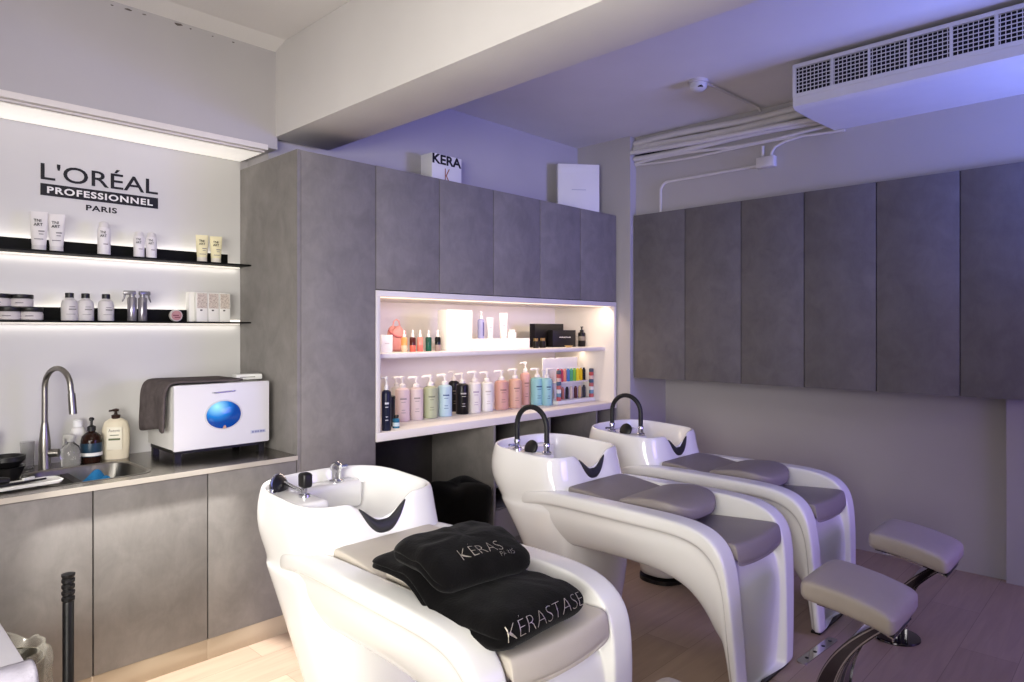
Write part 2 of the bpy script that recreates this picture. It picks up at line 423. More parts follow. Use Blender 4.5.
# blue sponge cloth in the sink
b = MB()
n = 14
top = []
for i in range(n):
    row = []
    for j in range(n):
        u, v = i/(n-1)-.5, j/(n-1)-.5
        rr = max(abs(u), abs(v))*2
        zt = .07*(1-rr**3) + .02*math.sin(9*u+3*v)*(1-rr) + .014*math.sin(13*v-4*u)
        row.append(b.bm.verts.new((u*.21, v*.14, max(.002, zt*1.75+.02))))
    top.append(row)
for i in range(n-1):
    for j in range(n-1): b.bm.faces.new((top[i][j], top[i+1][j], top[i+1][j+1], top[i][j+1]))
o = b.build('dish_cloth', M['blue'], None, (.905, 3.60, ZW-.162-.018), smooth=60, sub=1)
sd = o.modifiers.new('Solidify', 'SOLIDIFY'); sd.thickness = .006
tag(o, 'blue crumpled cloth lying in the steel sink', 'cloth')

# ------------------------------------------------------------------ towel warmer
TX0, TX1, TY0, TY1 = 1.222, 1.712, 3.475, 3.86
tw = thing('towel_warmer', 'white towel warmer cabinet with blue oval window on the worktop', 'towel warmer', (TX0, TY0, ZW))
W_ = TX1-TX0; D_ = TY1-TY0
box('cabinet_body', plas((222, 220, 216), .35), tw, 0.004, W_-.004, .026, D_, .06, .378, .006)
box('door', plas((218, 216, 222), .28), tw, 0, W_, 0, .025, .058, .384, .006)
b = MB()
for x in (.015, W_-.045):
    for y in (.03, D_-.05): b.box(x, x+.03, y, y+.03, 0, .045)
b.box(.012, W_-.012, .03, D_-.02, .042, .06)
b.build('base_frame', M['black'], tw)
# oval window
wm, n_, l_, b_ = nt('blue_uv_window')
tc = n_.new('ShaderNodeTexCoord'); gr = n_.new('ShaderNodeTexGradient'); gr.gradient_type = 'SPHERICAL'
mp = n_.new('ShaderNodeMapping'); mp.inputs['Location'].default_value = (.4, 0, -.55); mp.inputs['Scale'].default_value = (10.5, 1, 12)
l_.new(tc.outputs['Object'], mp.inputs['Vector']); l_.new(mp.outputs['Vector'], gr.inputs['Vector'])
rp = n_.new('ShaderNodeValToRGB')
rp.color_ramp.elements[0].color = sr((10, 62, 140)); rp.color_ramp.elements[1].color = sr((150, 220, 240))
e_ = rp.color_ramp.elements.new(.35); e_.color = sr((24, 110, 186))
l_.new(gr.outputs['Fac'], rp.inputs['Fac']); l_.new(rp.outputs['Color'], b_.inputs['Base Color']); l_.new(rp.outputs['Color'], b_.inputs['Emission Color'])
b_.inputs['Emission Strength'].default_value = .35; b_.inputs['Roughness'].default_value = .12
OX, OZ = .243, .222
rs = [[(1.08*q*.090*math.cos(2*PI*i/40), -yy, 1.08*q*.072*math.sin(2*PI*i/40)) for i in range(40)] for q, yy in ((1.0, -.002), (1.0, .003), (.93, .004), (.92, .001))]
MB().rings(rs).build('window_ring', plas((206, 206, 212), .25), tw, (OX, 0, OZ))
rs = [[(q*.090*math.cos(2*PI*i/40), -yy, q*.072*math.sin(2*PI*i/40)) for i in range(40)] for q, yy in ((.98, .0015), (.97, .005), (.8, .010), (.5, .014), (.2, .016), (.02, .0165))]
MB().rings(rs).build('window', wm, tw, (OX, 0, OZ))
MB().prism([(-.009, 0), (.009, 0), (.004, .016), (-.003, .016)], -.0135, -.008, 'y').build('window_mark', plas((190, 150, 130)), tw, (OX, 0, OZ-.070))
MB().tube([(.185, 0, .338), (.19, -.010, .338), (.25, -.013, .340), (.298, -.010, .342), (.303, 0, .342)], .0035, 10).build('handle', M['chrome'], tw)
b = MB(); b.box(.385, .468, -.0012, .0005, .108, .126)
b.build('name_plate', plas((188, 190, 206)), tw)
b = MB()
for k, ww in enumerate((.010, .012, .010, .013, .011)):
    b.box(.392+.0146*k, .392+.0146*k+ww, -.002, -.001, .112, .122)
b.build('name_marks', plas((120, 124, 160)), tw)
# grey towel over its left end
b = MB(); rs = []
prof = [(-.026, .150), (-.03, .20), (-.027, .27), (-.03, .32), (-.022, .372), (-.006, .392), (.03, .395), (.12, .392), (.25, .391), (.36, .3905)]
for i, (px_, pz) in enumerate(prof):
    row = []
    for j in range(16):
        v = j/15
        hang = max(0, 1-i/5)
        dx = -.012*hang*math.sin(v*9+1) - .03*hang*max(0, v-.8)*3
        row.append((px_+dx, .02+v*.34, pz + (.012*math.sin(v*5) if i == 0 else 0)))
    rs.append(row)
o = b.rings(rs, False, False, False).build('hand_towel', M['greytowel'], None, (TX0, TY0, ZW), sub=1)
sd = o.modifiers.new('Solidify', 'SOLIDIFY'); sd.thickness = .009; sd.offset = 1
tag(o, 'grey hand towel draped over the towel warmer', 'towel')
t = thing('white_adapter', 'small white plastic box lying on the towel warmer, at its right end', 'box', (1.665, 3.64, ZW+.386), -.15)
box('adapter_body', plas((226, 226, 224), .4), t, -.07, .07, -.04, .04, 0, .03, .006)
box('adapter_slot', plas((120, 120, 120), .4), t, -.05, .03, -.0405, -.039, .012, .016, 0)

# ------------------------------------------------------------------ display shelves on the white panel
def display_shelf(z, band_x1, label, bh):
    t = thing('display_shelf', label, 'shelf', (0, 3.80, z))
    box('shelf_plate', M['blackm'], t, -.6, 1.761, 0, .146, -.008, 0, .001)
    box('back_strip', M['blackm'], t, -.6, band_x1, .105, .12, 0, bh, .001)
    box('light_bar', M['led'], t, -.6, 1.75, .124, .136, .003, .012, 0)
    box('under_light', M['led2'], t, -.6, 1.75, .128, .138, -.016, -.0085, 0)
    return t
ZS1, ZS2 = 1.955, 1.622
display_shelf(ZS1, 1.67, 'black backlit shelf under the wall logo, upper of two', .06)
display_shelf(ZS2, 1.456, 'black backlit shelf with jars and spray bottles, lower of two', .066)
YS = 3.845
def sx(px): return ry(px, YS)[0]
def block_marks(par, y, z, w=.022, s=1):
    put_text('lettering', fit_text('TNI\nART', w, w*.9*s, .02), M['ink'], par, (-w/2, y, z), FY)
# flat tubes standing on caps
def tube_product(px, label, rgb, h, w, cap_rgb, group):
    t = thing('hair_tube', label, 'tube', (sx(px), YS, ZS1), -.35, group)
    rs = []
    for z, a, bb in ((.024, w*.40, w*.34), (.04, w*.42, w*.33), (h*.5, w*.46, w*.26), (h*.85, w*.5, w*.10), (h, w*.5, w*.03)):
        rs.append([(a*math.cos(2*PI*i/24), bb*math.sin(2*PI*i/24), z) for i in range(24)])
    MB().rings(rs).build('tube_body', plas(rgb, .35), t)
    MB().lathe([(w*.38, 0), (w*.40, .002), (w*.40, .024), (w*.36, .025)], n=24).build('cap', plas(cap_rgb, .35), t)
    block_marks(t, -w*.30, h*.62, w*.5)
    b = MB().box(w*.02, w*.36, -w*.36, -w*.33, h*.47, h*.5); b.box(w*.05, w*.3, -w*.36, -w*.33, h*.40, h*.42); b.box(-w*.2, w*.3, -w*.385, -w*.36, h*.27, h*.29)
    b.build('small_print', plas((120, 116, 120)), t)
    return t
g1 = 'white hair product tubes on the upper black shelf'
tube_product(39, 'white tube standing on its cap on the upper shelf, leftmost under the logo', (226, 222, 222), .185, .072, (214, 210, 210), g1)
tube_product(56.5, 'white tube standing on its cap on the upper shelf, second from the left', (226, 222, 222), .182, .070, (214, 210, 210), g1)
g2 = 'pale yellow hair product tubes on the upper black shelf'
tube_product(202, 'pale yellow tube on the upper shelf, left one of the pair', (232, 224, 186), .150, .064, (226, 220, 206), g2)
tube_product(216, 'pale yellow tube on the upper shelf, right one beside the tall cupboard', (232, 224, 186), .150, .064, (226, 220, 206), g2)
def round_bottle(px, label, h, r, group, cap=True):
    t = thing('hair_bottle', label, 'bottle', (sx(px), YS, ZS1), -.35, group)
    MB().lathe([(r*.94, 0), (r, .004), (r, h*.74), (r*.9, h*.8), (r*.8, h*.82)], n=28).build('bottle_body', plas((226, 222, 224), .35), t)
    MB().lathe([(r*.8, h*.815), (r*.8, h*.93), (r*.6, h*.985), (r*.3, h)], n=28).build('cap', plas((216, 212, 212), .4), t)
    block_marks(t, -r*1.03, h*.52, r*1.0, 1.2)
    MB().box(0, r*.7, -r*1.02, -r*.8, h*.3, h*.33).build('small_print', plas((140, 130, 140)), t)
round_bottle(104, 'tall white round bottle alone in the middle of the upper shelf', .168, .029, 'white hair bottles on the upper black shelf')
round_bottle(139, 'white round bottle on the upper shelf, left one of the close pair', .136, .0255, 'white hair bottles on the upper black shelf')
round_bottle(151.3, 'white round bottle on the upper shelf, right one of the close pair', .136, .0255, 'white hair bottles on the upper black shelf')
# jars
def jar(px, z, label):
    t = thing('hair_mask_jar', label, 'jar', (sx(px), YS-.005, z), 0, 'grey jars with black lids on the lower shelf')
    MB().lathe([(.04, 0), (.047, .004), (.048, .03), (.045, .038), (.043, .04)], n=30).build('jar_body', plas((196, 190, 190), .35), t)
    MB().lathe([(.047, .040), (.048, .042), (.048, .058), (.045, .06)], n=30).build('lid', M['black'], t)
    MB().box(-.03, .0, -.048, -.036, .018, .022).build('small_print', plas((120, 116, 118)), t)
jar(8.5, ZS2, 'grey jar with black lid on the lower shelf, at the left picture edge, bottom row')
jar(31, ZS2, 'grey jar with black lid on the lower shelf, bottom row, next to the white bottles')
jar(-1.5, ZS2+.0605, 'grey jar with black lid stacked on top, cut by the left picture edge')
jar(21, ZS2+.0605, 'grey jar with black lid stacked on top of the other jars, nearest the bottles')
def cap_bottle(px, label):
    t = thing('shampoo_bottle', label, 'bottle', (sx(px), YS, ZS2), -.3, 'white bottles with black caps on the lower shelf')
    MB().lathe([(.033, 0), (.036, .004), (.036, .078), (.031, .098), (.017, .108), (.016, .112)], n=28).build('bottle_body', plas((204, 200, 200), .35), t)
    MB().lathe([(.0185, .112), (.0185, .134), (.016, .136)], n=20).build('cap', M['black'], t)
    b = MB().box(-.0, .03, -.037, -.02, .052, .058); b.box(.002, .026, -.037, -.02, .066, .069); b.box(-.01, .026, -.037, -.02, .03, .032); b.build('small_print', plas((110, 106, 108)), t)
cap_bottle(69.5, 'white bottle with black cap on the lower shelf, left one, beside the jars')
cap_bottle(85.5, 'white bottle with black cap on the lower shelf, middle of three')
cap_bottle(106, 'white bottle with black cap on the lower shelf, right one, beside the silver sprays')
def silver_spray(px, label, rz):
    t = thing('spray_can', label, 'bottle', (sx(px), YS, ZS2), rz, 'silver trigger spray bottles on the lower shelf')
    MB().lathe([(.020, 0), (.022, .004), (.022, .118), (.018, .124)], n=24).build('bottle_body', plas((150, 146, 152), .25, 0, .6), t)
    b = MB().box(-.018, .04, -.009, .009, .136, .158, .005); b.lathe([(.014, .122), (.013, .14)], n=14)
    b.tube([(.032, 0, .14), (.036, 0, .12), (.044, 0, .10)], [.005, .005, .003], 8)
    b.build('trigger_head', plas((142, 140, 142), .25, 0, .5), t)
    MB().box(-.008, .01, -.0225, -.015, .03, .10).build('label_strip', plas((90, 86, 96)), t)
silver_spray(132, 'silver trigger spray bottle on the lower shelf, left one', 3.0)
silver_spray(142.5, 'silver trigger spray bottle on the lower shelf, right one', .2)
t = thing('round_tin', 'small round tin with pink lid standing on edge on the lower shelf', 'tin', (sx(176), 3.85, ZS2))
def disc(r, y0, y1, z, m, name):
    rs = [[(q*math.cos(2*PI*i/32), yy, z + q*math.sin(2*PI*i/32)) for i in range(32)] for q, yy in ((r*.96, y0), (r, y0+.002), (r, y1-.002), (r*.96, y1))]
    return MB().rings(rs).build(name, m, t)
disc(.032, -.012, .012, .032, plas((196, 188, 180)), 'tin_body')
disc(.026, -.0135, -.0125, .032, plas((178, 132, 126)), 'lid_print')
MB().box(-.018, .012, -.0142, -.0138, .03, .036).box(-.01, .018, -.0142, -.0138, .020, .025).build('lid_marks', plas((120, 60, 64)), t)
# boxed set: white carton behind, three patterned cartons in front
xb0, xb1 = sx(191), sx(229)
t = thing('carton', 'white carton behind the three patterned boxes at the right end of the lower shelf', 'box', (xb0, 3.868, ZS2))
box('carton_body', M['paper'], t, 0, xb1-xb0-.01, 0, .05, 0, .166, .001)
wmat, n_, l_, b_ = nt('woven_pattern_print')
tc = n_.new('ShaderNodeTexCoord'); ck = n_.new('ShaderNodeTexVoronoi'); ck.inputs['Scale'].default_value = 160
l_.new(tc.outputs['Object'], ck.inputs['Vector']); rp = n_.new('ShaderNodeValToRGB')
rp.color_ramp.elements[0].color = sr((140, 122, 112)); rp.color_ramp.elements[1].color = sr((206, 194, 184)); rp.color_ramp.elements[1].position = .6
l_.new(ck.outputs['Distance'], rp.inputs['Fac']); l_.new(rp.outputs['Color'], b_.inputs['Base Color'])
for k, q in enumerate(('left', 'middle', 'right')):
    pw = (xb1-xb0-.026)/3
    t = thing('patterned_carton', 'slim white carton with beige woven print on the lower shelf, %s of three' % q, 'box', (xb0+.024+k*(pw+.002), 3.828, ZS2), 0, 'slim patterned cartons on the lower shelf')
    box('carton_body', M['paper'], t, 0, pw-.002, 0, .036, 0, .162, .001)
    box('printed_panel', wmat, t, .003, pw-.006, -.0008, .0005, .075, .158, 0)
    MB().box(.3*pw, .5*pw, -.001, 0, .06, .068).build('small_print', plas((90, 84, 84)), t)

# ------------------------------------------------------------------ the wall lettering
yL = YB-.010
def P(px, py):
    x, d = ry(px, yL); return x, zz(py, d)
lt = thing('wall_logo', 'black and white salon brand lettering on the white wall above the shelves', 'sign', (0, yL, 0))
xa, zb = P(40.6, 180.2); xb_, zt = P(158, 193.9)
zcap = P(40.6, 163.0)[1]
base_z = (zb+zt)/2
ref = text_mesh("L'OREAL", 1, 1, .008, 0)
rx0, rx1 = min(v.co.x for v in ref.vertices), max(v.co.x for v in ref.vertices)
ry0 = min(v.co.y for v in ref.vertices); ry1 = max(v.co.y for v in ref.vertices)
me = text_mesh("L'ORÉAL", 1, 1, .008, 0)
for v in me.vertices:
    v.co.x = (v.co.x-rx0)*(xb_-xa)/(rx1-rx0); v.co.y = (v.co.y-ry0)*(zcap-zb)/(ry1-ry0)
put_text('lettering_top', me, M['ink'], lt, (xa, 0, base_z), FY)
xa2, z1 = P(40.4, 184.6); _, z0 = P(40.4, 195.8)
xb2, z1b = P(158, 196.6); _, z0b = P(158, 208)
bz0, bz1 = (z0+z0b)/2, (z1+z1b)/2
box('black_bar', M['ink'], lt, xa2, xb2, -.001, .001, bz0, bz1, 0)
hh = bz1-bz0
put_text('lettering_bar', fit_text('PROFESSIONNEL', (xb2-xa2)*.9, hh*.58, .03, space=1.15), M['paper'], lt, (xa2+(xb2-xa2)*.05, -.002, bz0+hh*.21), FY)
xp0, zp = P(86, 208.5); xp1, _ = P(117, 212)
put_text('lettering_bottom', fit_text('PARIS', xp1-xp0, hh*.5, .03, space=1.1), M['ink'], lt, (xp0, 0, bz0-hh*.5-.022), FY)

# ------------------------------------------------------------------ tall cupboard, upper cabinets, niche
XT0, XT1, XN = 1.764, 2.258, 4.647
t = thing('tall_cupboard', 'tall grey stone-look cupboard between the sink and the lit niche', 'cupboard', (XT0, YF, 0))
w_ = XT1-XT0
b = MB().box(0, .02, .0, .684, .0, 2.53); b.box(w_-.016, w_, .02, .684, .0, 2.53); b.box(.02, w_-.016, .02, .684, 2.51, 2.53); b.box(.02, w_-.016, .02, .684, .08, .1); b.box(.02, w_-.016, .665, .684, .1, 2.51)
b.build('carcass', M['lam'], t, smooth=0)
box('door', M['lam'], t, .0225, w_-.003, 0, .018, .1, 2.528, .0012)
box('plinth', M['kick'], t, .02, w_, .008, .03, 0, .098, .001)
nd = 5; dw = (XN-XT1)/nd
nm = ('the first from the tall cupboard', 'the second from the tall cupboard', 'the middle one of five', 'the second from the pillar', 'the last, beside the pillar')
for k in range(nd):
    t = thing('upper_cabinet', 'grey stone-look upper cabinet above the lit niche, ' + nm[k], 'cabinet', (XT1+k*dw, YF, 1.812), 0, 'upper cabinets above the niche')
    b = MB().box(0.0005, .016, .02, .684, 0, .718); b.box(dw-.016, dw-.0005, .02, .684, 0, .718); b.box(.016, dw-.016, .02, .684, 0, .016); b.box(.016, dw-.016, .02, .684, .702, .718); b.box(.016, dw-.016, .67, .684, .016, .702)
    b.build('carcass', M['lamin'], t, smooth=0)
    box('door', M['lam'], t, .0025, dw-.0025, 0, .018, .0, .718, .0012)
# niche
NZ0, NZ1 = .926, 1.808
ZN = .976; ZN2 = 1.4345
nt_ = thing('display_niche', 'white lit display niche with one middle shelf, full of hair products', 'shelving', (XT1, YF, NZ0))
wN = XN-XT1
box('bottom_slab', M['white'], nt_, 0, wN, -.005, .684, 0, .05, .002)
box('top_panel', M['white'], nt_, 0, wN, -.002, .684, .845, .881, .002)
box('side_panel', M['white'], nt_, 0, .03, -.002, .684, .05, .845, .002)
box('side_panel', M['white'], nt_, wN-.03, wN, -.002, .684, .05, .845, .002)
box('back_panel', M['white'], nt_, .03, wN-.03, .645, .684, .05, .845, 0)
box('middle_shelf', M['white'], nt_, .03, wN-.03, .09, .645, .478, .508, .002)
box('light_strip', M['ledw'], nt_, .04, wN-.04, .03, .042, .841, .845, 0)
box('shelf_light', M['ledw'], nt_, .04, wN-.04, .32, .332, .476, .4779, 0)
# open base under the niche
ob = thing('open_base_unit', 'open grey base unit with dividers and shelves below the niche', 'shelving', (XT1, YF, 0))
box('back_panel', M['lamin'], ob, 0, wN, .66, .684, 0, .924, 0)
for x in (.955, 1.53, 2.11, wN-.02):
    box('divider', M['lam'], ob, x, x+.02, 0, .66, 0, .924, .001)
for a, bb in ((.975, 1.53), (1.55, 2.11), (2.13, wN-.02)):
    box('shelf', M['lam'], ob, a, bb, .02, .66, .49, .51, .001)
    box('shelf', M['lam'], ob, a, bb, .02, .66, .06, .08, .001)
# black draped hamper and grey tub
b = MB(); rs = []
for z, r in ((0, .15), (.02, .165), (.3, .175), (.47, .19), (.53, .195), (.565, .175), (.575, .12), (.56, .02)):
    rs.append([(r*(1+.05*math.sin(5*a+z*9)+.03*math.sin(11*a-z*14))*math.copysign(abs(math.cos(a))**.7, math.cos(a)), r*(1+.05*math.sin(4*a+2-z*7))*math.copysign(abs(math.sin(a))**.7, math.sin(a)), z + (.014*math.sin(3*a) if z > .4 else 0)) for a in [2*PI*i/40 for i in range(40)]])
t = thing('laundry_hamper', 'black bag-lined hamper in the space below the niche, behind the near wash basin', 'hamper', (2.95, 3.33, 0))
b.rings(rs).build('liner_bag', M['fleece'], t, sub=1)
MB().lathe([(.13, .0), (.15, .004), (.14, .03)], n=24).build('hamper_foot', M['black'], t)
t = thing('storage_tub', 'grey plastic tub on the bottom shelf below the niche', 'tub', (3.47, 3.48, .081))
rs = []
for off, z in ((.03, 0), (.0, .22), (-.012, .222), (-.012, .235), (.006, .235), (.03, .02)):
    rs.append([(x, y, z) for x, y in rrect(-.20+off, .20-off, -.15+off, .15-off, .04)])
MB().rings(rs).build('tub_body', plas((150, 146, 146), .5), t)
box('tub_lid', plas((110, 108, 108), .5), t, -.20, .20, -.15, .15, .236, .25, .004)

# ------------------------------------------------------------------ products in the niche
def U(u): return 370 + u/3.793
def V(v): return 280 + v/3.793
def pump_bottle(u, vt, vb, wu, y, label, rgb, cap=(232, 228, 224), print_rgb=None, trans=0, z=ZN, group='pump bottles in the lit niche', square=False):
    x, d = ry(U(u), y)
    h = (vb-vt)/3.793*d/F; r = wu/2/3.793*d/F
    rgb = soft(rgb, .72)
    t = thing('pump_bottle', label, 'bottle', (x, y, z), -.5, group)
    hb = h*.74
    MB().lathe([(r*.93, 0), (r, .004), (r, hb*.9), (r*.93, hb*.96), (r*.6, hb), (r*.42, hb+.003)], n=28).build('bottle_body', plas(rgb, .3, trans), t)
    b = MB().lathe([(r*.44, hb), (r*.46, hb+h*.07), (r*.26, hb+h*.10), (r*.17, hb+h*.11), (r*.17, h*.94), (r*.34, h*.945), (r*.36, h*.99), (r*.1, h)], n=18)
    b.tube([(0, 0, h*.975), (-r*1.0, -r*.2, h*.97), (-r*1.12, -r*.22, h*.945)], r*.19, 8)
    b.build('pump', plas(cap, .35), t)
    pr = print_rgb or tuple(int(v*.72) for v in rgb)
    b = MB()
    for q, ww in ((.66, .9), (.58, .6), (.34, .5), (.26, .62)):
        n = 5; a0 = -PI/2 - ww*.5; 
        ring = []
        for zq in (hb*q, hb*q+hb*(.045 if q > .6 else .018)):
            ring.append([((r*1.012)*math.cos(a0+ww*i/n), (r*1.012)*math.sin(a0+ww*i/n), zq) for i in range(n+1)])
        vv = [[b.bm.verts.new(p) for p in rr] for rr in ring]
        for i in range(n): b.bm.faces.new((vv[0][i], vv[0][i+1], vv[1][i+1], vv[1][i]))
    b.build('label_print', plas(pr, .4), t)
    return t
PB = [
 (62, 372, 578, 36, 3.33, 'navy blue pump bottle with white pump, front left corner of the niche', (24, 30, 58), (226, 224, 222), (200, 200, 210)),
 (123, 366, 535, 56, 3.60, 'pale pink pump bottle on the niche floor, second in the row after the navy one', (232, 200, 196), (236, 230, 226), None),
 (175, 362, 525, 54, 3.60, 'dusty lilac-pink pump bottle on the niche floor beside the green one', (216, 192, 188), (236, 230, 226), None),
 (230, 357, 518, 56, 3.60, 'pale green pump bottle on the niche floor', (172, 178, 136), (236, 230, 226), None),
 (284, 353, 512, 54, 3.60, 'light sky blue pump bottle on the niche floor beside the black ones', (168, 202, 216), (236, 230, 226), (70, 90, 130)),
 (350, 350, 505, 48, 3.60, 'black pump bottle with white pump, nearer of two black ones in the niche', (22, 20, 22), (228, 222, 216), (170, 165, 160)),
 (397, 346, 502, 50, 3.60, 'white pump bottle with lilac print, beside the black one in the niche', (224, 216, 212), (236, 230, 226), (170, 150, 170)),
 (443, 343, 492, 50, 3.60, 'plain white pump bottle, next to the salmon one in the niche', (230, 224, 216), (236, 230, 226), (190, 180, 170)),
 (499, 340, 487, 54, 3.60, 'dark salmon pink pump bottle in the niche', (218, 152, 134), (236, 230, 226), None),
 (550, 337, 484, 50, 3.60, 'peach orange pump bottle in the niche between the two pink ones', (228, 168, 140), (236, 230, 226), None),
 (589, 312, 475, 40, 3.68, 'tall rose pink pump bottle with raised pump, beside the turquoise ones', (222, 158, 146), (236, 230, 226), None),
 (634, 332, 472, 50, 3.60, 'turquoise pump bottle in the niche, left one of two', (128, 196, 204), (236, 230, 226), (50, 80, 110)),
 (672, 330, 468, 40, 3.53, 'turquoise pump bottle in the niche, right one beside the colour display', (136, 200, 208), (236, 230, 226), (50, 80, 110)),
]
for a in PB: pump_bottle(*a)
pump_bottle(318, 325, 480, 40, 3.76, 'black square-shouldered pump bottle standing behind the other black one in the niche', (24, 22, 22), (228, 222, 216), (120, 110, 90))
pump_bottle(100, 345, 500, 40, 3.80, 'white pump bottle half hidden behind the pale pink one in the niche', (226, 220, 214))
# dark box behind the navy bottle, small blue bottle
x, d = ry(U(88), 3.45)
t = thing('small_bottle', 'small teal blue bottle with black cap beside the navy bottle in the niche', 'bottle', (ry(U(99), 3.37)[0], 3.37, ZN))
MB().lathe([(.02, 0), (.0215, .003), (.0215, .056), (.014, .062)], n=24).build('bottle_body', plas((46, 108, 140), .25), t)
MB().lathe([(.016, .060), (.016, .078), (.013, .08)], n=20).build('cap', M['black'], t)
MB().lathe([(.0217, .012), (.022, .013), (.022, .034), (.0217, .035)], n=24).build('label_band', plas((196, 214, 222)), t)
t = thing('black_tin', 'dark navy cylinder with black lid behind the navy pump bottle', 'tin', (ry(U(70), 3.48)[0], 3.48, ZN))
MB().lathe([(.04, 0), (.042, .003), (.042, .165), (.036, .17)], n=26).build('tin_body', plas((34, 34, 44), .3), t)
MB().lathe([(.043, .168), (.043, .186), (.04, .188)], n=26).build('lid', M['black'], t)
# middle shelf
def nbox(u0, u1, vt, vb, y, dep, name, label, m, cat='box', rz=0, z=ZN2):
    xa, d = ry(U(u0), y); xb, _ = ry(U(u1), y)
    h = (vb-vt)/3.793*d/F
    t = thing(name, label, cat, ((xa+xb)/2, y, z), rz)
    w = xb-xa
    box('box_body', m, t, -w/2, w/2, 0, dep, 0, h, .0015)
    return t, w, h
t, w, h = nbox(43, 86, 203, 272, 3.44, .09, 'product_box', 'small plain white box at the left end of the middle shelf', M['paper'])
MB().box(-w*.2, w*.2, -.0008, .001, h*.5, h*.54).build('small_print', plas((190, 180, 180)), t)
# pink bag
xb_c, d = ry(U(100), 3.66)
t = thing('pink_bag', 'small pink drawstring pouch behind the serum bottles on the middle shelf', 'bag', (xb_c, 3.66, ZN2))
rs = []
for z, q in ((0, .8), (.01, .95), (.08, 1.0), (.13, .92), (.155, .7), (.165, .35)):
    rs.append([(.07*q*math.cos(a)*(1+.05*math.sin(5*a)), .045*q*math.sin(a)*(1+.06*math.sin(7*a)), z+.01*math.sin(3*a)*(z > .1)) for a in [2*PI*i/28 for i in range(28)]])
MB().rings(rs).build('pouch_body', plas((216, 150, 142), .6), t, sub=1)
MB().tube([(.07*math.cos(a)*.9, -.046*math.sin(a)-.002, .14-.045*math.sin(a)) for a in [PI*i/12 for i in range(13)]], .006, 8).build('flap_cord', plas((196, 110, 110), .6), t)
MB().tube([(-.03, 0, .16), (-.02, 0, .20), (.0, 0, .212), (.02, 0, .2), (.03, 0, .16)], .005, 8).build('loop', plas((220, 160, 150), .6), t)
for u, top, bot, lab in ((130, (228, 150, 90), (222, 190, 160), 'orange serum bottle with white dropper, first in the row on the middle shelf'),
                         (162, (70, 30, 28), (200, 100, 84), 'dark red serum bottle with white dropper, second in the row on the middle shelf'),
                         (190, (206, 132, 118), (200, 110, 100), 'pink red serum bottle with white dropper, third in the row on the middle shelf'),
                         (222, (34, 74, 62), (24, 84, 66), 'dark green serum bottle with white dropper, fourth in the row on the middle shelf'),
                         (257, (22, 22, 24), (150, 130, 124), 'black serum bottle with white dropper, last in the row on the middle shelf')):
    x, d = ry(U(u), 3.52)
    t = thing('serum_bottle', lab, 'bottle', (x, 3.52, ZN2), 0, 'serum dropper bottles on the middle shelf')
    MB().lathe([(.019, 0), (.0205, .003), (.0205, .042)], n=24).build('bottle_base', plas(bot, .15), t)
    MB().lathe([(.0205, .042), (.0205, .088), (.017, .094), (.009, .096)], n=24).build('bottle_body', plas(top, .15), t)
    MB().lathe([(.010, .096), (.010, .112), (.006, .116), (.006, .138), (.003, .142)], n=16).build('dropper', plas((232, 228, 224), .3), t)
t, w, h = nbox(292, 388, 112, 268, 3.52, .10, 'gift_box', 'large white upright gift box in the middle of the middle shelf', M['paper'])
put_text('lettering', fit_text('KÉRASTASE', w*.45, .012), plas((190, 184, 182)), t, (-w*.2, -.001, h*.48), FY)
tb, wB, hB = nbox(391, 606, 224, 266, 3.50, .14, 'low_box', 'long low white box lying on the middle shelf beside the gift box', M['paper'])
zB = ZN2+hB
def small_round(u, vt, vb, wu, y, name, label, rgb, cat, cap=None, z=zB, pump=False):
    x, d = ry(U(u), y); h = (vb-vt)/3.793*d/F; r = wu/2/3.793*d/F
    t = thing(name, label, cat, (x, y, z))
    k = .72 if cap else 1
    MB().lathe([(r*.94, 0), (r, .003), (r, h*k*.93), (r*.7, h*k*.99), (r*.3, h*k)], n=24).build('container', plas(rgb, .3), t)
    if cap:
        pr = [(r*.5, h*k), (r*.5, h*.82), (r*.2, h*.84), (r*.2, h*.95), (r*.4, h*.955), (r*.4, h)] if pump else [(r*.8, h*k), (r*.8, h*.97), (r*.7, h)]
        MB().lathe(pr, n=18).build('cap', plas(cap, .3), t)
    return t, r, h
t, r, h = small_round(421, 118, 222, 26, 3.55, 'slim_bottle', 'slim lilac bottle with white pump standing on the low white box', (150, 150, 186), 'bottle', (226, 224, 226), pump=True)
MB().box(-.004, .004, -r*1.03, -r*.8, .02, h*.6).build('label_strip', plas((60, 60, 110)), t)
def flat_tube(u, vt, vb, wu, y, label, rgb):
    x, d = ry(U(u), y); h = (vb-vt)/3.793*d/F; w = wu/3.793*d/F
    t = thing('cream_tube', label, 'tube', (x, y, zB), -.4)
    rs = [[(a*math.cos(2*PI*i/20), bb*math.sin(2*PI*i/20), z) for i in range(20)] for z, a, bb in ((.02, w*.38, w*.34), (h*.5, w*.45, w*.24), (h*.9, w*.5, w*.08), (h, w*.5, w*.03))]
    MB().rings(rs).build('tube_body', plas(rgb, .35), t)
    MB().lathe([(w*.36, 0), (w*.36, .02)], n=20).build('cap', plas((222, 218, 214), .35), t)
    b = MB().box(-w*.15, w*.15, -w*.3, -w*.25, h*.5, h*.53); b.box(-w*.1, w*.1, -w*.35, -w*.3, h*.35, h*.37); b.build('small_print', plas((150, 146, 156)), t)
flat_tube(455, 142, 222, 30, 3.56, 'silver grey tube beside the slim lilac bottle on the low box', (206, 202, 206))
flat_tube(506, 124, 220, 34, 3.56, 'tall white tube standing on the right half of the low box', (232, 230, 226))
small_round(537, 186, 220, 36, 3.54, 'cream_jar', 'small white jar on the right end of the low box', (232, 230, 226), 'jar', (222, 214, 208))
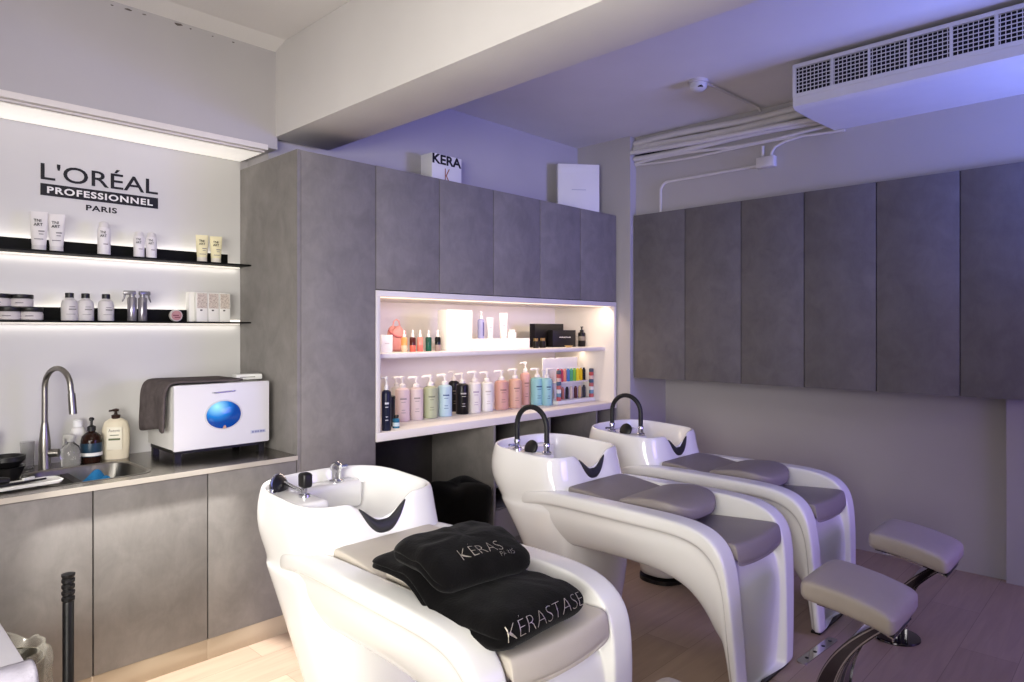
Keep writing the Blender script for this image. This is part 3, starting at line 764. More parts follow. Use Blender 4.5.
# black gift boxes at right
t, w, h = nbox(626, 734, 160, 250, 3.66, .06, 'black_box', 'large black upright box on the right half of the middle shelf', plas((20, 18, 20), .4))
t, w, h = nbox(700, 774, 185, 250, 3.56, .06, 'black_box', 'smaller black box with white lettering leaning before the large black box', plas((26, 24, 26), .4), rz=-.15)
put_text('lettering', fit_text('KÉRASTASE', w*.5, .011), M['paper'], t, (-w*.22, -.001, h*.55), FY)
small_round(629, 213, 250, 22, 3.52, 'black_jar', 'small black jar with gold rim before the large black box, left one', (24, 22, 22), 'jar', (120, 96, 60), z=ZN2)
small_round(655, 213, 250, 24, 3.54, 'black_jar', 'small black jar with gold rim before the large black box, right one', (24, 22, 22), 'jar', (120, 96, 60), z=ZN2)
o = MB().lathe([(.02, 0), (.034, .012), (.036, .014), (.03, .013), (0, .008)], n=24).build('gold_dish', plas((196, 166, 116), .3), None, (ry(U(754), 3.47)[0], 3.47, ZN2)); tag(o, 'small gold dish at the foot of the smaller black box', 'dish')
t, r, h = small_round(803, 172, 248, 28, 3.56, 'black_bottle', 'black bottle with dropper at the right end of the middle shelf', (26, 24, 26), 'bottle', (20, 20, 20), z=ZN2, pump=True)
MB().lathe([(r*1.02, h*.30), (r*1.03, h*.31), (r*1.03, h*.5), (r*1.02, h*.51)], n=24).build('label_band', plas((120, 112, 104)), t)
# colour display
XD0 = ry(U(704), 3.50)[0]
WD = 4.612-XD0
t = thing('polish_display', 'white counter display rack of small colourful bottles at the right end of the niche', 'display', (XD0, 3.50, ZN))
box('back_board', M['paper'], t, -.04, WD*.86, .10, .11, 0, .37, .002)
box('rack_base', M['paper'], t, -.01, WD, -.035, .10, 0, .03, .002)
box('rack_shelf', M['paper'], t, .05, WD-.05, .0, .10, .165, .175, .001)
box('rack_back', M['paper'], t, 0, WD, .085, .10, .03, .28, .001)
cols = [(206, 70, 90), (214, 90, 110), (226, 150, 130), (80, 130, 190), (90, 170, 130), (130, 190, 80), (240, 214, 60), (226, 190, 40), (40, 40, 44)]
names = ('red', 'pink', 'peach', 'blue', 'sea green', 'lime', 'yellow', 'gold', 'black')
for row, (zr, hh_) in enumerate(((.176, .105), (.031, .1))):
    n = 9 if row == 0 else 7
    for k in range(n):
        xx = XD0+.068+(WD-.136)*k/(n-1)
        rgb = cols[k] if row == 0 else [(60, 56, 60), (190, 120, 110), (40, 40, 46), (210, 190, 180), (90, 50, 56), (200, 170, 130), (60, 60, 70)][k]
        o = MB().lathe([(.013, 0), (.0142, .003), (.0142, hh_*.86), (.009, hh_*.9), (.009, hh_), (.003, hh_)], n=14).build('polish_bottle', plas(rgb, .2), None, (xx, 3.53, ZN+zr))
        tag(o, ('%s polish bottle in the top row of the colour display' % names[k]) if row == 0 else ('%s bottle in the bottom row of the colour display' % ('charcoal leftmost', 'rose', 'black', 'cream', 'wine red', 'sand', 'slate rightmost')[k]), 'bottle', 'polish bottles in the colour display')
for side, xx in (('left', .022), ('right', WD-.024)):
    for k in range(8):
        rgb = [(190, 100, 104), (110, 140, 166), (226, 226, 226), (190, 110, 108), (80, 100, 124), (220, 190, 184), (184, 90, 90), (90, 96, 110)][k]
        o = MB().lathe([(.019, 0), (.020, .002), (.020, .026), (.015, .030)], n=14).build('colour_pot', plas(rgb, .3), None, (XD0+xx, 3.485, ZN+.031+k*.0305))
        tag(o, 'small %s pot in the %s column of the colour display, %s from the bottom' % (('red', 'blue', 'white', 'brick red', 'navy', 'pale pink', 'crimson', 'slate')[k], side, ('first', 'second', 'third', 'fourth', 'fifth', 'sixth', 'seventh', 'eighth')[k]), 'pot', 'colour pots in the display columns')

# ------------------------------------------------------------------ on top of the upper cabinets
ZT = 2.531
xa_, d_ = ry(432, 3.48); xb_ = ry(461.5, 3.48)[0]
t = thing('lettered_box', 'white box with black lettering and a copper K on top of the upper cabinets', 'box', (xa_, 3.48, ZT))
w_ = xb_-xa_; h_ = zz(152, d_)-ZT
box('box_body', M['paper'], t, 0, w_, 0, .12, 0, h_, .002)
put_text('lettering', fit_text('KERA', w_*.98, .066, .035), M['ink'], t, (.003, -.001, h_-.068), FY)
put_text('copper_letter', fit_text('K', .05, .10, -.005), M['copper'], t, (w_*.5-.02, -.001, h_-.19), FY)
t = thing('white_carton', 'large white carton standing on the upper cabinets beside the pillar', 'box', (4.40, 3.48, ZT), math.radians(-38))
box('carton_body', M['paper'], t, -.175, .175, -.03, .03, 0, .415, .003)
box('carton_flap', M['paper'], t, -.15, .15, -.0315, -.03, .34, .385, 0)
b = MB().box(-.06, .06, -.0312, -.03, .2, .206); b.build('small_print', plas((190, 190, 196)), t)

# ------------------------------------------------------------------ wall cabinets, right wall
YW = [3.133, 2.661, 2.205, 1.754, 1.303, .851, .40, -.05]
nmw = ('beside the pillar', 'the second from the pillar', 'the third from the pillar', 'the fourth from the pillar', 'the fifth from the pillar', 'last, at the right picture edge')
for k in range(6):
    y1, y0 = YW[k], YW[k+1]
    if k == 5: y0 = .40
    t = thing('wall_cabinet', 'tall grey stone-look wall cabinet on the right wall, ' + nmw[k], 'cabinet', (4.70, y0, 1.183), 0, 'grey wall cabinets on the right wall')
    w = y1-y0
    b = MB().box(.02, .50, 0.0005, .016, 0, 1.337); b.box(.02, .50, w-.016, w-.0005, 0, 1.337); b.box(.02, .50, .016, w-.016, 0, .016); b.box(.02, .50, .016, w-.016, 1.321, 1.337); b.box(.485, .50, .016, w-.016, .016, 1.321)
    b.build('carcass', M['lamin'], t, smooth=0)
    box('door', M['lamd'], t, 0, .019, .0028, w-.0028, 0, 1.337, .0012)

# ------------------------------------------------------------------ air conditioner
AX, AY1, AY0 = 4.02, 1.565, .08
ac = thing('air_conditioner', 'white ceiling-hung air conditioner with dark grille over the wall cabinets', 'air conditioner', (AX, AY0, ZC))
L = AY1-AY0
b = MB().prism([(0, -.275), (.0, -.205), (.0, -.203), (.012, -.203), (.012, -.05), (0, -.05), (0, -.03), (.724, -.03), (.724, -.262), (.3, -.285), (.06, -.29), (.02, -.285)], 0, L, 'y')
b.build('housing', M['acw'], ac, smooth=30)
box('vent_cavity', M['acd'], ac, .006, .0118, .02, L-.02, -.20, -.055, 0)
fr = MB()
fr.box(-.006, .006, 0, L, -.052, -.03, .001); fr.box(-.006, .006, 0, L, -.225, -.203, .001); fr.box(-.006, .006, L-.02, L, -.203, -.052, .001); fr.box(-.006, .006, 0, .02, -.203, -.052, .001)
ys = [rx(p, AX)[0]-AY0 for p in (832.4, 869, 908.7, 951.5, 997)]
st = (ys[0]-ys[-1])/4
yy = ys[0]
seams = []
while yy > .03: seams.append(yy); yy -= st
for y in seams: fr.box(-.006, .004, y-.006, y+.006, -.203, -.052)
fr.build('grille_frame', M['acw'], ac, smooth=0)
gb = MB()
for k in range(1, 7): gb.box(-.003, .003, .02, L-.02, -.203+.0216*k-.002, -.203+.0216*k+.002)
y = .02
while y < L-.02:
    gb.box(-.002, .003, y-.0016, y+.0016, -.203, -.052); y += .022
gb.build('grille', M['acw'], ac, smooth=0)
gapb = MB().box(.08, .7, .05, L-.05, -.031, -.002); gapb.build('dark_gap_block', M['acd'], ac, smooth=0)  # dark block standing in for the shaded gap between housing and ceiling

# ------------------------------------------------------------------ conduits
XB = 4.745
def conduit(pts, r, label, name='conduit_pipe', extra=None, grp='white conduits on the right wall'):
    o = MB().tube(pts, r, 12).build(name, M['pipe'])
    return tag(o, label, 'pipe', grp)
cy0, cy1 = 1.50, 3.135
def wav(z0, z1, off, r, ph, amp=.008):
    n = 14
    return [(XB-off, cy1+(cy0-cy1)*k/n, z0+(z1-z0)*k/n+amp*math.sin(ph+k*.55)) for k in range(n+1)]
conduit(wav(3.115, 3.11, .026, .024, 0), .024, 'white conduit running under the ceiling to the air conditioner, topmost of the bundle')
conduit(wav(3.065, 3.052, .03, .027, 1), .027, 'thick white conduit second from the top of the bundle by the ceiling')
conduit(wav(3.03, 2.985, .075, .02, 2, .004), .019, 'white conduit slanting in front of the thick one in the bundle')
conduit(wav(2.99, 2.99, .026, .022, 3), .022, 'white conduit third down against the wall in the bundle')
conduit(wav(2.955, 2.935, .02, .012, 0, .014), .012, 'thin wavy white cable at the bottom of the bundle')
conduit(wav(2.935, 2.905, .015, .010, 2.5, .01), .010, 'thinnest white cable, lowest of the bundle on the wall')
o = MB().tube(wav(3.088, 3.08, .018, .007, 1.5, .012), .007, 8).build('dark_gap_tube', M['black']); tag(o, 'thin black tube filling the gap between the top conduits by the ceiling', 'cable')  # dark tubes added to blacken the gaps between the conduits
o = MB().tube(wav(3.01, 3.015, .014, .009, .4, .012), .009, 8).build('dark_gap_tube', M['black']); tag(o, 'black tube filling the gap between the lower conduits of the bundle', 'cable')
yj, dj = rx(766, XB-.03)
zj = zz(162.5, dj)
t = thing('junction_box', 'square white junction box on the wall above the wall cabinets', 'junction box', (XB-.0005, yj, zj))
box('box_body', M['pipe'], t, -.05, 0, -.065, .065, -.035, .04, .003)
box('box_cover', M['pipe'], t, -.056, -.05, -.06, .06, -.03, .035, .002)
conduit([(XB-.015, yj+.03, zj+.04), (XB-.015, yj+.03, zj+.125)], .012, 'short straight white riser above the junction box')
conduit([(XB-.015, yj-.03, zj+.04), (XB-.015, yj-.035, zj+.07), (XB-.015, yj-.06, zj+.105), (XB-.015, yj-.13, zj+.13), (XB-.015, yj-.26, zj+.145)], .011, 'short white conduit bending right above the junction box')
yl, dl = rx(669, XB); ze_ = zz(183, dl)
pts = [(XB-.012, yj+.064, zj-.01), (XB-.012, yl, ze_+.01)]
for k in range(1, 7):
    a = PI/2*k/6
    pts.append((XB-.012, yl+.07*math.sin(a), ze_+.01-.07+.07*math.cos(a)))
pts.append((XB-.012, yl+.07, 2.524))
conduit(pts, .011, 'thin white conduit from the junction box bending down behind the wall cabinets')
# smoke detector
t = thing('smoke_detector', 'round white smoke detector on the ceiling', 'detector', (3.93, 2.13, ZC))
MB().lathe([(.062, 0), (.062, -.018), (.056, -.02)], n=32).build('mount_plate', M['pipe'], t)
MB().lathe([(.05, -.0195), (.055, -.028), (.052, -.05), (.035, -.064), (.01, -.066)], n=32).build('sensor_dome', M['acw'], t)
MB().box(-.045, -.02, -.045, -.02, -.055, -.047).build('sensor_slot', M['black'], t)
conduit([(3.985, 2.095, ZC-.014), (4.3, 2.08, ZC-.012), (4.66, 2.06, ZC-.012), (4.70, 2.06, ZC-.03)], .009, 'thin white conduit on the ceiling from the smoke detector to the pipes')

# ------------------------------------------------------------------ wash units
Y0 = 2.0
def dipf(x):
    q = max(0, min(1, (abs(x)-.012)/.15))
    return 1-q*q*(3-2*q)
RIM, DIP, TILT = .935, .098, .030
BX = .015
def zdip(x, y, z, y_front, y_rear):              # the rim falls towards the client and dips for the neck
    k = max(0, min(1, (z-.70)/.23))
    t = max(0, min(1, (y_rear-y)/(y_rear-y_front)))
    g = dipf(x) if t > .6 else 0
    return z - k*(TILT*t + DIP*g*max(0, min(1, (t-.6)/.2)))
def super_ring(cx, cy, a, bf, br, nf, nr, z, N=112, dip=None):
    out = []
    for i in range(N):
        t = 2*PI*i/N
        c, s = math.cos(t), math.sin(t)
        n = nr if s > 0 else nf; b = br if s > 0 else bf
        x = cx + a*math.copysign(abs(c)**(2/n), c); y = cy + b*math.copysign(abs(s)**(2/n), s)
        out.append((x, y-Y0, zdip(x-BX, y, z, 2.24, 2.80) if dip else z))
    return out
def hw(z): return .80 + .20*min(1, max(0, z/.6))**.8
T_ = [(2.60, .655), (2.52, .69), (2.42, .725), (2.3, .745), (2.15, .75), (2.0, .75), (1.85, .75), (1.7, .75), (1.56, .748), (1.46, .740), (1.385, .720), (1.33, .684), (1.297, .635), (1.28, .57), (1.270, .48), (1.264, .38), (1.258, .25), (1.253, .12), (1.25, .03), (1.25, .012)]
B_ = [(2.58, .44), (2.51, .43), (2.42, .44), (2.3, .455), (2.15, .468), (2.0, .475), (1.85, .478), (1.74, .478), (1.66, .472), (1.59, .458), (1.53, .438), (1.48, .405), (1.44, .363), (1.405, .315), (1.378, .265), (1.357, .21), (1.342, .15), (1.332, .08), (1.328, .03), (1.328, .012)]
RC = [.015, .02, .03, .035, .04, .055, .085, .115, .14, .155, .15, .13, .10, .075, .055, .05, .048, .046, .045, .045]
def body_ring(k):
    (ty, tz), (by, bz) = T_[k], B_[k]
    L = math.hypot(by-ty, bz-tz); uy, uz = (by-ty)/L, (bz-tz)/L
    rc = min(RC[k], L*.6)
    W = (.326 + .029*max(0, min(1, (2.4-ty)/.8))) - .24*max(0, (ty-2.40)/.32)**2
    half = [(.0, rc), (.19, rc), (.224, rc), (.232, rc-.006), (.239, .016), (.243, .005), (.250, .0005), (.258, 0), (W-.03, 0), (W-.012, .002), (W-.003, .008), (W, .02), (W, .05), (W-.003, .060), (W-.012, .067), (W-.021, .072), (W-.026, .086), (W-.024, min(.13, L*.5)), (W-.033, L*.64), (W-.052, L*.84), (W-.075, L*.955), (W-.095, L*.99), (W-.12, L), (.0, L)]
    out = []
    for q, (x, sd) in enumerate(half):
        if q > 8 and L < .2: sd = min(sd, L*(q-8)/15)
        out.append((x*hw(tz+uz*sd), ty+uy*sd-Y0, tz+uz*sd))
    return [(-x, y, z) for x, y, z in out[::-1]] + out[1:-1]
def wash_unit(label, loc, leather, hose):
    t = thing('wash_unit', label, 'wash unit', loc)
    b = MB(); b.rings([body_ring(k) for k in range(len(T_))])
    b.build('body', M['gel'], t, sub=2)
    secs = [(0.022, 2.28, .235, .15, .15, 2.6), (.06, 2.28, .235, .15, .15, 2.6), (.2, 2.29, .262, .18, .175, 2.8), (.35, 2.32, .288, .22, .215, 2.9), (.5, 2.37, .308, .25, .26, 3.0), (.615, 2.43, .318, .27, .29, 3.1), (.638, 2.44, .320, .27, .295, 3.2), (.648, 2.44, .310, .265, .305, 3.6),
            (.69, 2.46, .312, .245, .33, 4.2), (.76, 2.50, .322, .245, .327, 4.6), (.84, 2.52, .320, .242, .307, 4.8), (.90, 2.52, .313, .236, .291, 4.8), (.925, 2.52, .308, .231, .283, 4.8), (.934, 2.52, .303, .226, .278, 4.8), (RIM, 2.52, .298, .221, .273, 4.8), (.932, 2.52, .291, .214, .266, 4.6),
            (.92, 2.52, .286, .209, .262, 4.5), (.88, 2.52, .278, .203, .255, 4.2), (.80, 2.52, .258, .19, .235, 3.6), (.74, 2.52, .22, .165, .2, 3.0), (.715, 2.52, .15, .11, .14, 2.4), (.708, 2.52, .05, .04, .05, 2.0)]
    rs = [super_ring(BX if z > .64 else 0, cy, a+(.012 if z > .64 else 0), bf+(.05 if z > .60 else 0), br, n, min(n, 2.9), z, dip=1) for z, cy, a, bf, br, n in secs]
    MB().rings(rs).build('basin', M['ceramic'], t, sub=1)
    MB().rings([super_ring(0, 2.28, .24, .155, .155, 2.6, 2.6, z) for z in (.0, .022)]).build('base_ring', M['black'], t)
    # front foot rim
    box('foot_rim', M['black'], t, -.25, .25, 1.262-Y0, 1.31-Y0, 0, .012, .002)
    # neck rest following the dip
    rs = []
    N = 28
    for i in range(N+1):
        u = -1+2*i/N
        x = .112*u
        k = max(.05, 1-abs(u)**3.2)
        z = zdip(x, 2.24, .934, 2.24, 2.80)
        h = .027*k+.003; w = .018*k+.003
        rs.append([(BX+x, 2.243-Y0-.006*k+w*math.cos(a), z-.014*k+h*math.sin(a)) for a in [2*PI*j/14 for j in range(14)]])
    MB().rings(rs).build('neck_rest', M['neck'], t, sub=1)
    # tap deck along the left wall and rear ledge
    MB().box(-.285, -.15, 2.36-Y0, 2.70-Y0, .78, .908, .02, 3).build('tap_deck', M['ceramic'], t)
    MB().box(-.16, .20, 2.66-Y0, 2.775-Y0, .76, .885, .02, 3).build('rear_ledge', M['ceramic'], t)
    MB().lathe([(.03, 0), (.03, .008), (.022, .012), (.0, .012)], .0, 2.47-Y0, .706, 20).build('drain', M['black'], t)
    if hose:
        for y in (2.38, 2.60): MB().lathe([(.026, 0), (.026, .012), (.016, .018), (.016, .038), (.018, .04), (.018, .055), (.015, .06)], -.20, y-Y0, .906, 18).build('tap_base', M['chrome'], t)
        pts = [(-.20, 2.60-Y0, .955)]
        for i in range(15):
            a = PI - PI*i/14
            pts.append((-.20, 2.49-Y0 + .11*(-math.cos(a)), 1.045+.108*math.sin(a)))
        pts.append((-.20, 2.38-Y0, .955))
        MB().tube(pts, .0145, 12).build('hose', M['rubber'], t)
        MB().lathe([(.036, 0), (.042, .004), (.042, .018), (.03, .026)], 0, 0, 0, 22).build('tap_knob', M['black'], t).matrix_local = Matrix.Translation((-.195, 2.49-Y0, .925)) @ Matrix.Rotation(math.radians(-62), 4, 'Y')
        MB().tube([(-.19, 2.60-Y0, .93), (-.255, 2.61-Y0, .935)], .007, 8).build('tap_lever', M['chrome'], t)
    else:
        f = MB().lathe([(.024, 0), (.024, .01), (.011, .014), (.011, .04)], -.20, 2.47-Y0, .907, 18)
        f.tube([(-.20, 2.47-Y0, .925), (-.20, 2.56-Y0, .93), (-.205, 2.62-Y0, .94)], .008, 10)
        f.build('tap_base', M['chrome'], t)
        MB().box(-.222, -.178, 2.44-Y0, 2.49-Y0, .945, 1.005, .012, 3).build('tap_lever', M['black'], t)
        h = MB().lathe([(.012, -.014), (.042, -.012), (.055, .0), (.055, .012), (.036, .024), (.008, .03)], 0, 0, 0, 24)
        ho = h.build('hand_shower', M['black'], t); ho.matrix_local = Matrix.Translation((-.222, 2.65-Y0, .915)) @ Matrix.Rotation(math.radians(28), 4, 'Z') @ Matrix.Rotation(math.radians(75), 4, 'X')
        MB().lathe([(.056, .003), (.060, .006), (.060, .012), (.056, .014)], 0, 0, 0, 24).build('shower_ring', M['chrome'], ho)
        m = MB().lathe([(.036, 0), (.037, .008), (.022, .014), (.022, .05), (.027, .056), (.027, .078), (.01, .092)], .09, 2.71-Y0, .884, 20)
        m.tube([(.09, 2.71-Y0, .945), (.145, 2.71-Y0, .95)], .008, 8)
        m.build('vacuum_breaker', M['chrome'], t)
    # cushions
    def crisp(w, zt, zb, drop=0):
        return [(-w, zb), (-w, zt-.016), (-w*.992, zt-.005), (-w*.965, zt), (-w*.6, zt+drop), (0, zt+drop*1.5), (w*.6, zt+drop), (w*.965, zt), (w*.992, zt-.005), (w, zt-.016), (w, zb), (w*.5, zb-drop), (0, zb-drop*1.5), (-w*.5, zb-drop)]
    rs = []
    for y, zt, zb, w in ((2.212, .755, .70, .222), (2.21, .763, .69, .228), (2.20, .768, .69, .230), (2.08, .762, .69, .231), (1.95, .742, .67, .231), (1.80, .715, .64, .231), (1.72, .698, .63, .229), (1.71, .69, .64, .226)):
        rs.append([(x, y-Y0, z) for x, z in crisp(w, zt, zb)])
    MB().rings(rs).build('back_cushion', leather, t, sub=2)
    rs = []
    for y, zt, zb, w in ((1.712, .62, .595, .226), (1.71, .636, .59, .229), (1.69, .64, .585, .230), (1.45, .658, .575, .231), (1.33, .666, .565, .230), (1.296, .666, .558, .229), (1.282, .662, .554, .228), (1.274, .648, .552, .227), (1.268, .61, .552, .225), (1.268, .575, .556, .223)):
        rs.append([(x, y-Y0+(.018*(abs(x)/w)**2 if y < 1.4 else 0), z + (.03*(abs(x)/w)**3 if z < zt-.03 and y < 1.4 else 0)) for x, z in crisp(w, zt, zb, -.006)])
    MB().rings(rs).build('seat_cushion', leather, t, sub=2)
    # lumbar pad, rounded tongue towards the seat
    rs = []
    for y, zt, zb, w in ((1.905, .742, .728, .212), (1.90, .752, .722, .217), (1.885, .758, .72, .219), (1.80, .776, .714, .220), (1.72, .783, .70, .218), (1.66, .778, .692, .210), (1.615, .768, .69, .192), (1.585, .756, .688, .16), (1.566, .742, .688, .115), (1.558, .728, .692, .07)):
        rs.append([(x, y-Y0, z) for x, z in crisp(w, zt, zb, .002)])
    MB().rings(rs).build('lumbar_pad', leather, t, sub=1)
    return t
XC = (1.565, 2.94, 3.85)
u1 = wash_unit('white shampoo wash unit nearest the sink, with black towels on its beige seat', (XC[0], Y0, 0), M['leather2'], False)
u2 = wash_unit('white shampoo wash unit with grey seat and black arched hose, the middle one', (XC[1], Y0, 0), M['leather'], True)
u3 = dup(u2, (XC[2], Y0, 0), 'white shampoo wash unit with grey seat and black arched hose, farthest, beside the right wall')
for u in (u1, u2, u3): u['group'] = 'white shampoo wash units in a row'

# ------------------------------------------------------------------ folded black towels on the first unit
from mathutils import noise
def towel_pad(name, label, loc, rz, w, l, thick, base, seed, r=.05):
    """folded towel: rounded outline, soft rolled edges, a fold groove along its sides; base(x, y) and thick(x, y) are local heights"""
    b = MB(); NA = 96
    out = []
    pts = rrect(-w/2, w/2, -l/2, l/2, r, 8)
    per = [0]
    for i in range(len(pts)): per.append(per[-1] + math.dist(pts[i], pts[(i+1) % len(pts)]))
    for k in range(NA):
        q = per[-1]*k/NA
        i = max(j for j in range(len(pts)) if per[j] <= q+1e-9)
        f = (q-per[i])/max(1e-9, per[i+1]-per[i]); a, c = pts[i], pts[(i+1) % len(pts)]
        out.append((a[0]+(c[0]-a[0])*f, a[1]+(c[1]-a[1])*f))
    def ring(rho, side):
        rr = []
        for x, y in out:
            px, py = x*rho, y*rho
            t = thick(px, py)
            e = (1-rho)*min(w, l)/2
            h = t/2*math.sqrt(max(0, 1-(1-min(1, e/(t*.5)))**2))
            if side == 0:                        # fold groove
                g = .02 if abs(y) < l/2-.02 and x < 0 else .004
                px *= 1-g/w*2
            nz = noise.noise(Vector((px*9+seed, py*9, side*3)))*.013 + noise.noise(Vector((px*22, py*22+seed, side)))*.008
            z = base(px, py) + t/2 + side*h + (nz if side > 0 else nz*.3)
            ox = noise.noise(Vector((px*8, py*8, seed+5)))*.010*rho
            rr.append((px+ox, py-ox*.6, z))
        return rr
    rho = [.02, .2, .4, .55, .68, .78, .86, .92, .96, .985, .998]
    rs = [ring(q, 1) for q in rho] + [ring(.998, 0)] + [ring(q, -1) for q in rho[::-1]]
    b.rings(rs)
    t = thing(name, label, 'towel', loc, rz, 'folded black towels on the near wash unit')
    bvh = BVHTree.FromBMesh(b.bm)
    b.build('towel_cloth', M['fleece'], t, sub=1)
    return t, bvh
def drape_text(par, bvh, string, w, h, org, tilt, ang=0, skip=(), name='lettering'):
    """lettering pressed on the cloth: laid on a plane at org tilted back by tilt, then moved along its normal to the cloth"""
    me = fit_text(string, w, h, -.03)
    bm = bmesh.new(); bm.from_mesh(me)
    bmesh.ops.subdivide_edges(bm, edges=bm.edges, cuts=2)
    R = Matrix.Rotation(ang, 3, 'Z') @ Matrix.Rotation(tilt, 3, 'X')
    nrm = R @ Vector((0, 0, 1))
    dead = []
    for v in bm.verts:
        p = Vector(org) + R @ Vector((v.co.x-w/2, v.co.y-h/2, 0))
        hit = bvh.ray_cast(p + nrm*.5, -nrm)
        v.co = (hit[0] if hit[0] else p) + nrm*.004
        if hit[0] is None or noise.noise(Vector((p.x*38, p.y*38, p.z*38+7))) > .64: dead.append(v)     # worn sequins
    bmesh.ops.delete(bm, geom=dead, context='VERTS')
    bm.to_mesh(me); bm.free()
    put_text(name, me, M['silver'], par, (0, 0, 0), (0, 0, 0))
LX, LY = 1.480, 1.588
def low_base(x, y):
    yy = LY + y
    z = .672 + .122/(1+math.exp(-(yy-1.615)/.035)) - .30*max(0, yy-1.84)
    return z - .668
def low_thick(x, y): return .106 - .064*max(0, min(1, (LY+y-1.45)/.3)) + .012*math.cos(x*7)
t1, bv1 = towel_pad('folded_towel', 'large folded black fleece towel with silver lettering lying on the near seat', (LX, LY, .668), math.radians(2), .42, .61, low_thick, low_base, 3.3)
drape_text(t1, bv1, 'KÉRASTASE', .345, .052, (-.006, -.276, .066), math.radians(52))
UX, UY = 1.436, 1.60
def up_base(x, y): return -.045*max(0, -(y+.02))/.12 + .0
def up_thick(x, y): return .078 + .010*math.cos(x*8)
t2, bv2 = towel_pad('folded_towel', 'smaller folded black towel with silver lettering on top of the larger one', (UX, UY, .838), math.radians(-6), .385, .285, up_thick, up_base, 9.1)
drape_text(t2, bv2, 'KÉRAS', .155, .055, (.0, -.085, .06), math.radians(30))
drape_text(t2, bv2, 'PARIS', .055, .016, (.08, -.125, .045), math.radians(38), name='small_lettering')

# ------------------------------------------------------------------ footrests
def footrest(label, loc):
    t = thing('footrest', label, 'footrest', loc, 0, 'padded footrests before the wash units')
    rs = []
    N = 14
    w = .192
    for i in range(N+1):
        u = i/N; y = .185-.362*u
        zt = .562-.006*u-.058*u**2.2; th = .088+.006*math.sin(PI*u)
        if i in (0, N): th *= .55; zt -= .016
        if i in (1, N-1): zt -= .002
        rs.append([(-w, y, zt-th*.85), (-w*1.01, y, zt-th*.35), (-w*.995, y, zt-.012), (-w*.96, y, zt-.001), (-w*.6, y, zt+.003), (0, y, zt+.004), (w*.6, y, zt+.003), (w*.96, y, zt-.001), (w*.995, y, zt-.012), (w*1.01, y, zt-th*.35), (w, y, zt-th*.85), (w*.92, y, zt-th), (0, y, zt-th), (-w*.92, y, zt-th)])
    MB().rings(rs).build('cushion', M['leather3'], t, sub=1)
    def band(path, th, x0, x1, name, m):
        b = MB(); rs = []
        for i, (y, z) in enumerate(path):
            a = path[max(0, i-1)]; c = path[min(len(path)-1, i+1)]
            ty, tz = c[0]-a[0], c[1]-a[1]; l = math.hypot(ty, tz); ny, nz = -tz/l, ty/l
            q = th[i] if isinstance(th, (list, tuple)) else th
            rs.append([(x0, y+ny*q/2, z+nz*q/2), (x1, y+ny*q/2, z+nz*q/2), (x1, y-ny*q/2, z-nz*q/2), (x0, y-ny*q/2, z-nz*q/2)])
        return b.rings(rs).build(name, m, t)
    path = []
    for i in range(21):                          # wide curved plate from the floor up to the front of the cushion
        u = i/20
        path.append((.115 - .03*u - .20*u**2.4, .016+.415*u))
    th = [.075-.045*(i/20) for i in range(21)]
    band(path, th, -.125, .125, 'column', M['darkchrome'])
    front = [(y-t_/2-.001, z) for (y, z), t_ in zip(path, th)]
    band(front, .004, -.068, -.005, 'column_inlay', M['black'])
    for x in (-.125, -.071, -.007, .119): band([(y-.001, z) for y, z in front], .007, x, x+.007, 'column_trim', M['chrome'])
    band(path, [q+.004 for q in th], -.1275, -.1255, 'column_side', M['darkchrome'])
    for q, s_ in ((-1, 0), (1, 0)):
        pp = [(y+q*t_/2, z) for (y, z), t_ in zip(path, th)]
        band(pp, .005, -.1295, -.1265, 'side_trim', M['chrome'])
    und = [(.16-.315*i/10, .462-.006*(i/10)-.050*(i/10)**2.2) for i in range(11)]
    band(und, .014, -.12, .12, 'support_plate', M['black'])
    band([(y, z-.010) for y, z in und[1:]], .006, -.125, .125, 'support_trim', M['chrome'])
    MB().lathe([(.112, 0), (.115, .003), (.113, .011), (.09, .014), (.02, .016)], -.015, .095, 0, 36).build('floor_plate', M['darkchrome'], t)
    return t
f1 = footrest('padded footrest on curved steel column before the middle wash unit', (XC[1]+.04, .885, 0))
f2 = dup(f1, (XC[2]+.02, .885, 0), 'padded footrest on curved steel column before the farthest wash unit')
f3 = dup(f1, (XC[0]+.0, .885, 0), 'padded footrest of the near wash unit, just its corner at the bottom picture edge')

t = thing('floor_bracket', 'perforated steel plate lying on the floor between the middle and farthest wash units', 'bracket', (3.42, 1.21, 0), math.radians(-4))
MB().prism(rrect(-.19, .19, -.024, .024, .023, 5), 0, .006, 'z').build('plate', M['chrome'], t)
for x in (-.12, -.03, .06, .14): MB().lathe([(.009, .0055), (.009, .0075), (.005, .0085)], x, 0, 0, 12).build('bolt', M['black'], t)
# ------------------------------------------------------------------ left foreground
t = thing('dustpan', 'black long-handled dustpan with ribbed grip before the grey base cabinet', 'dustpan', (.583, 2.6, -.012), .3)
prof = [(.0165, .06), (.0165, .69)]
for k in range(4):
    z = .69+.02*k; prof += [(.0155, z+.002), (.0195, z+.006), (.0195, z+.015), (.0155, z+.019)]
prof += [(.018, .772), (.02, .776), (.02, .782), (.01, .785)]
MB().lathe(prof, n=20).build('handle', M['black'], t)
b = MB().box(-.13, .13, -.10, .06, 0, .006, .002); b.box(-.13, .13, .05, .062, 0, .1, .003); b.box(-.13, -.124, -.09, .06, 0, .08, .002); b.box(.124, .13, -.09, .06, 0, .08, .002)
b.build('pan', M['black'], t)
t = thing('waste_bin', 'small bin with a clear crumpled bag behind the white table', 'bin', (.455, 2.94, 0))
MB().lathe([(.10, 0), (.13, .40), (.125, .40), (.096, .006), (0, .006)], n=28).build('bin_body', plas((92, 86, 74), .5), t)
rs = []
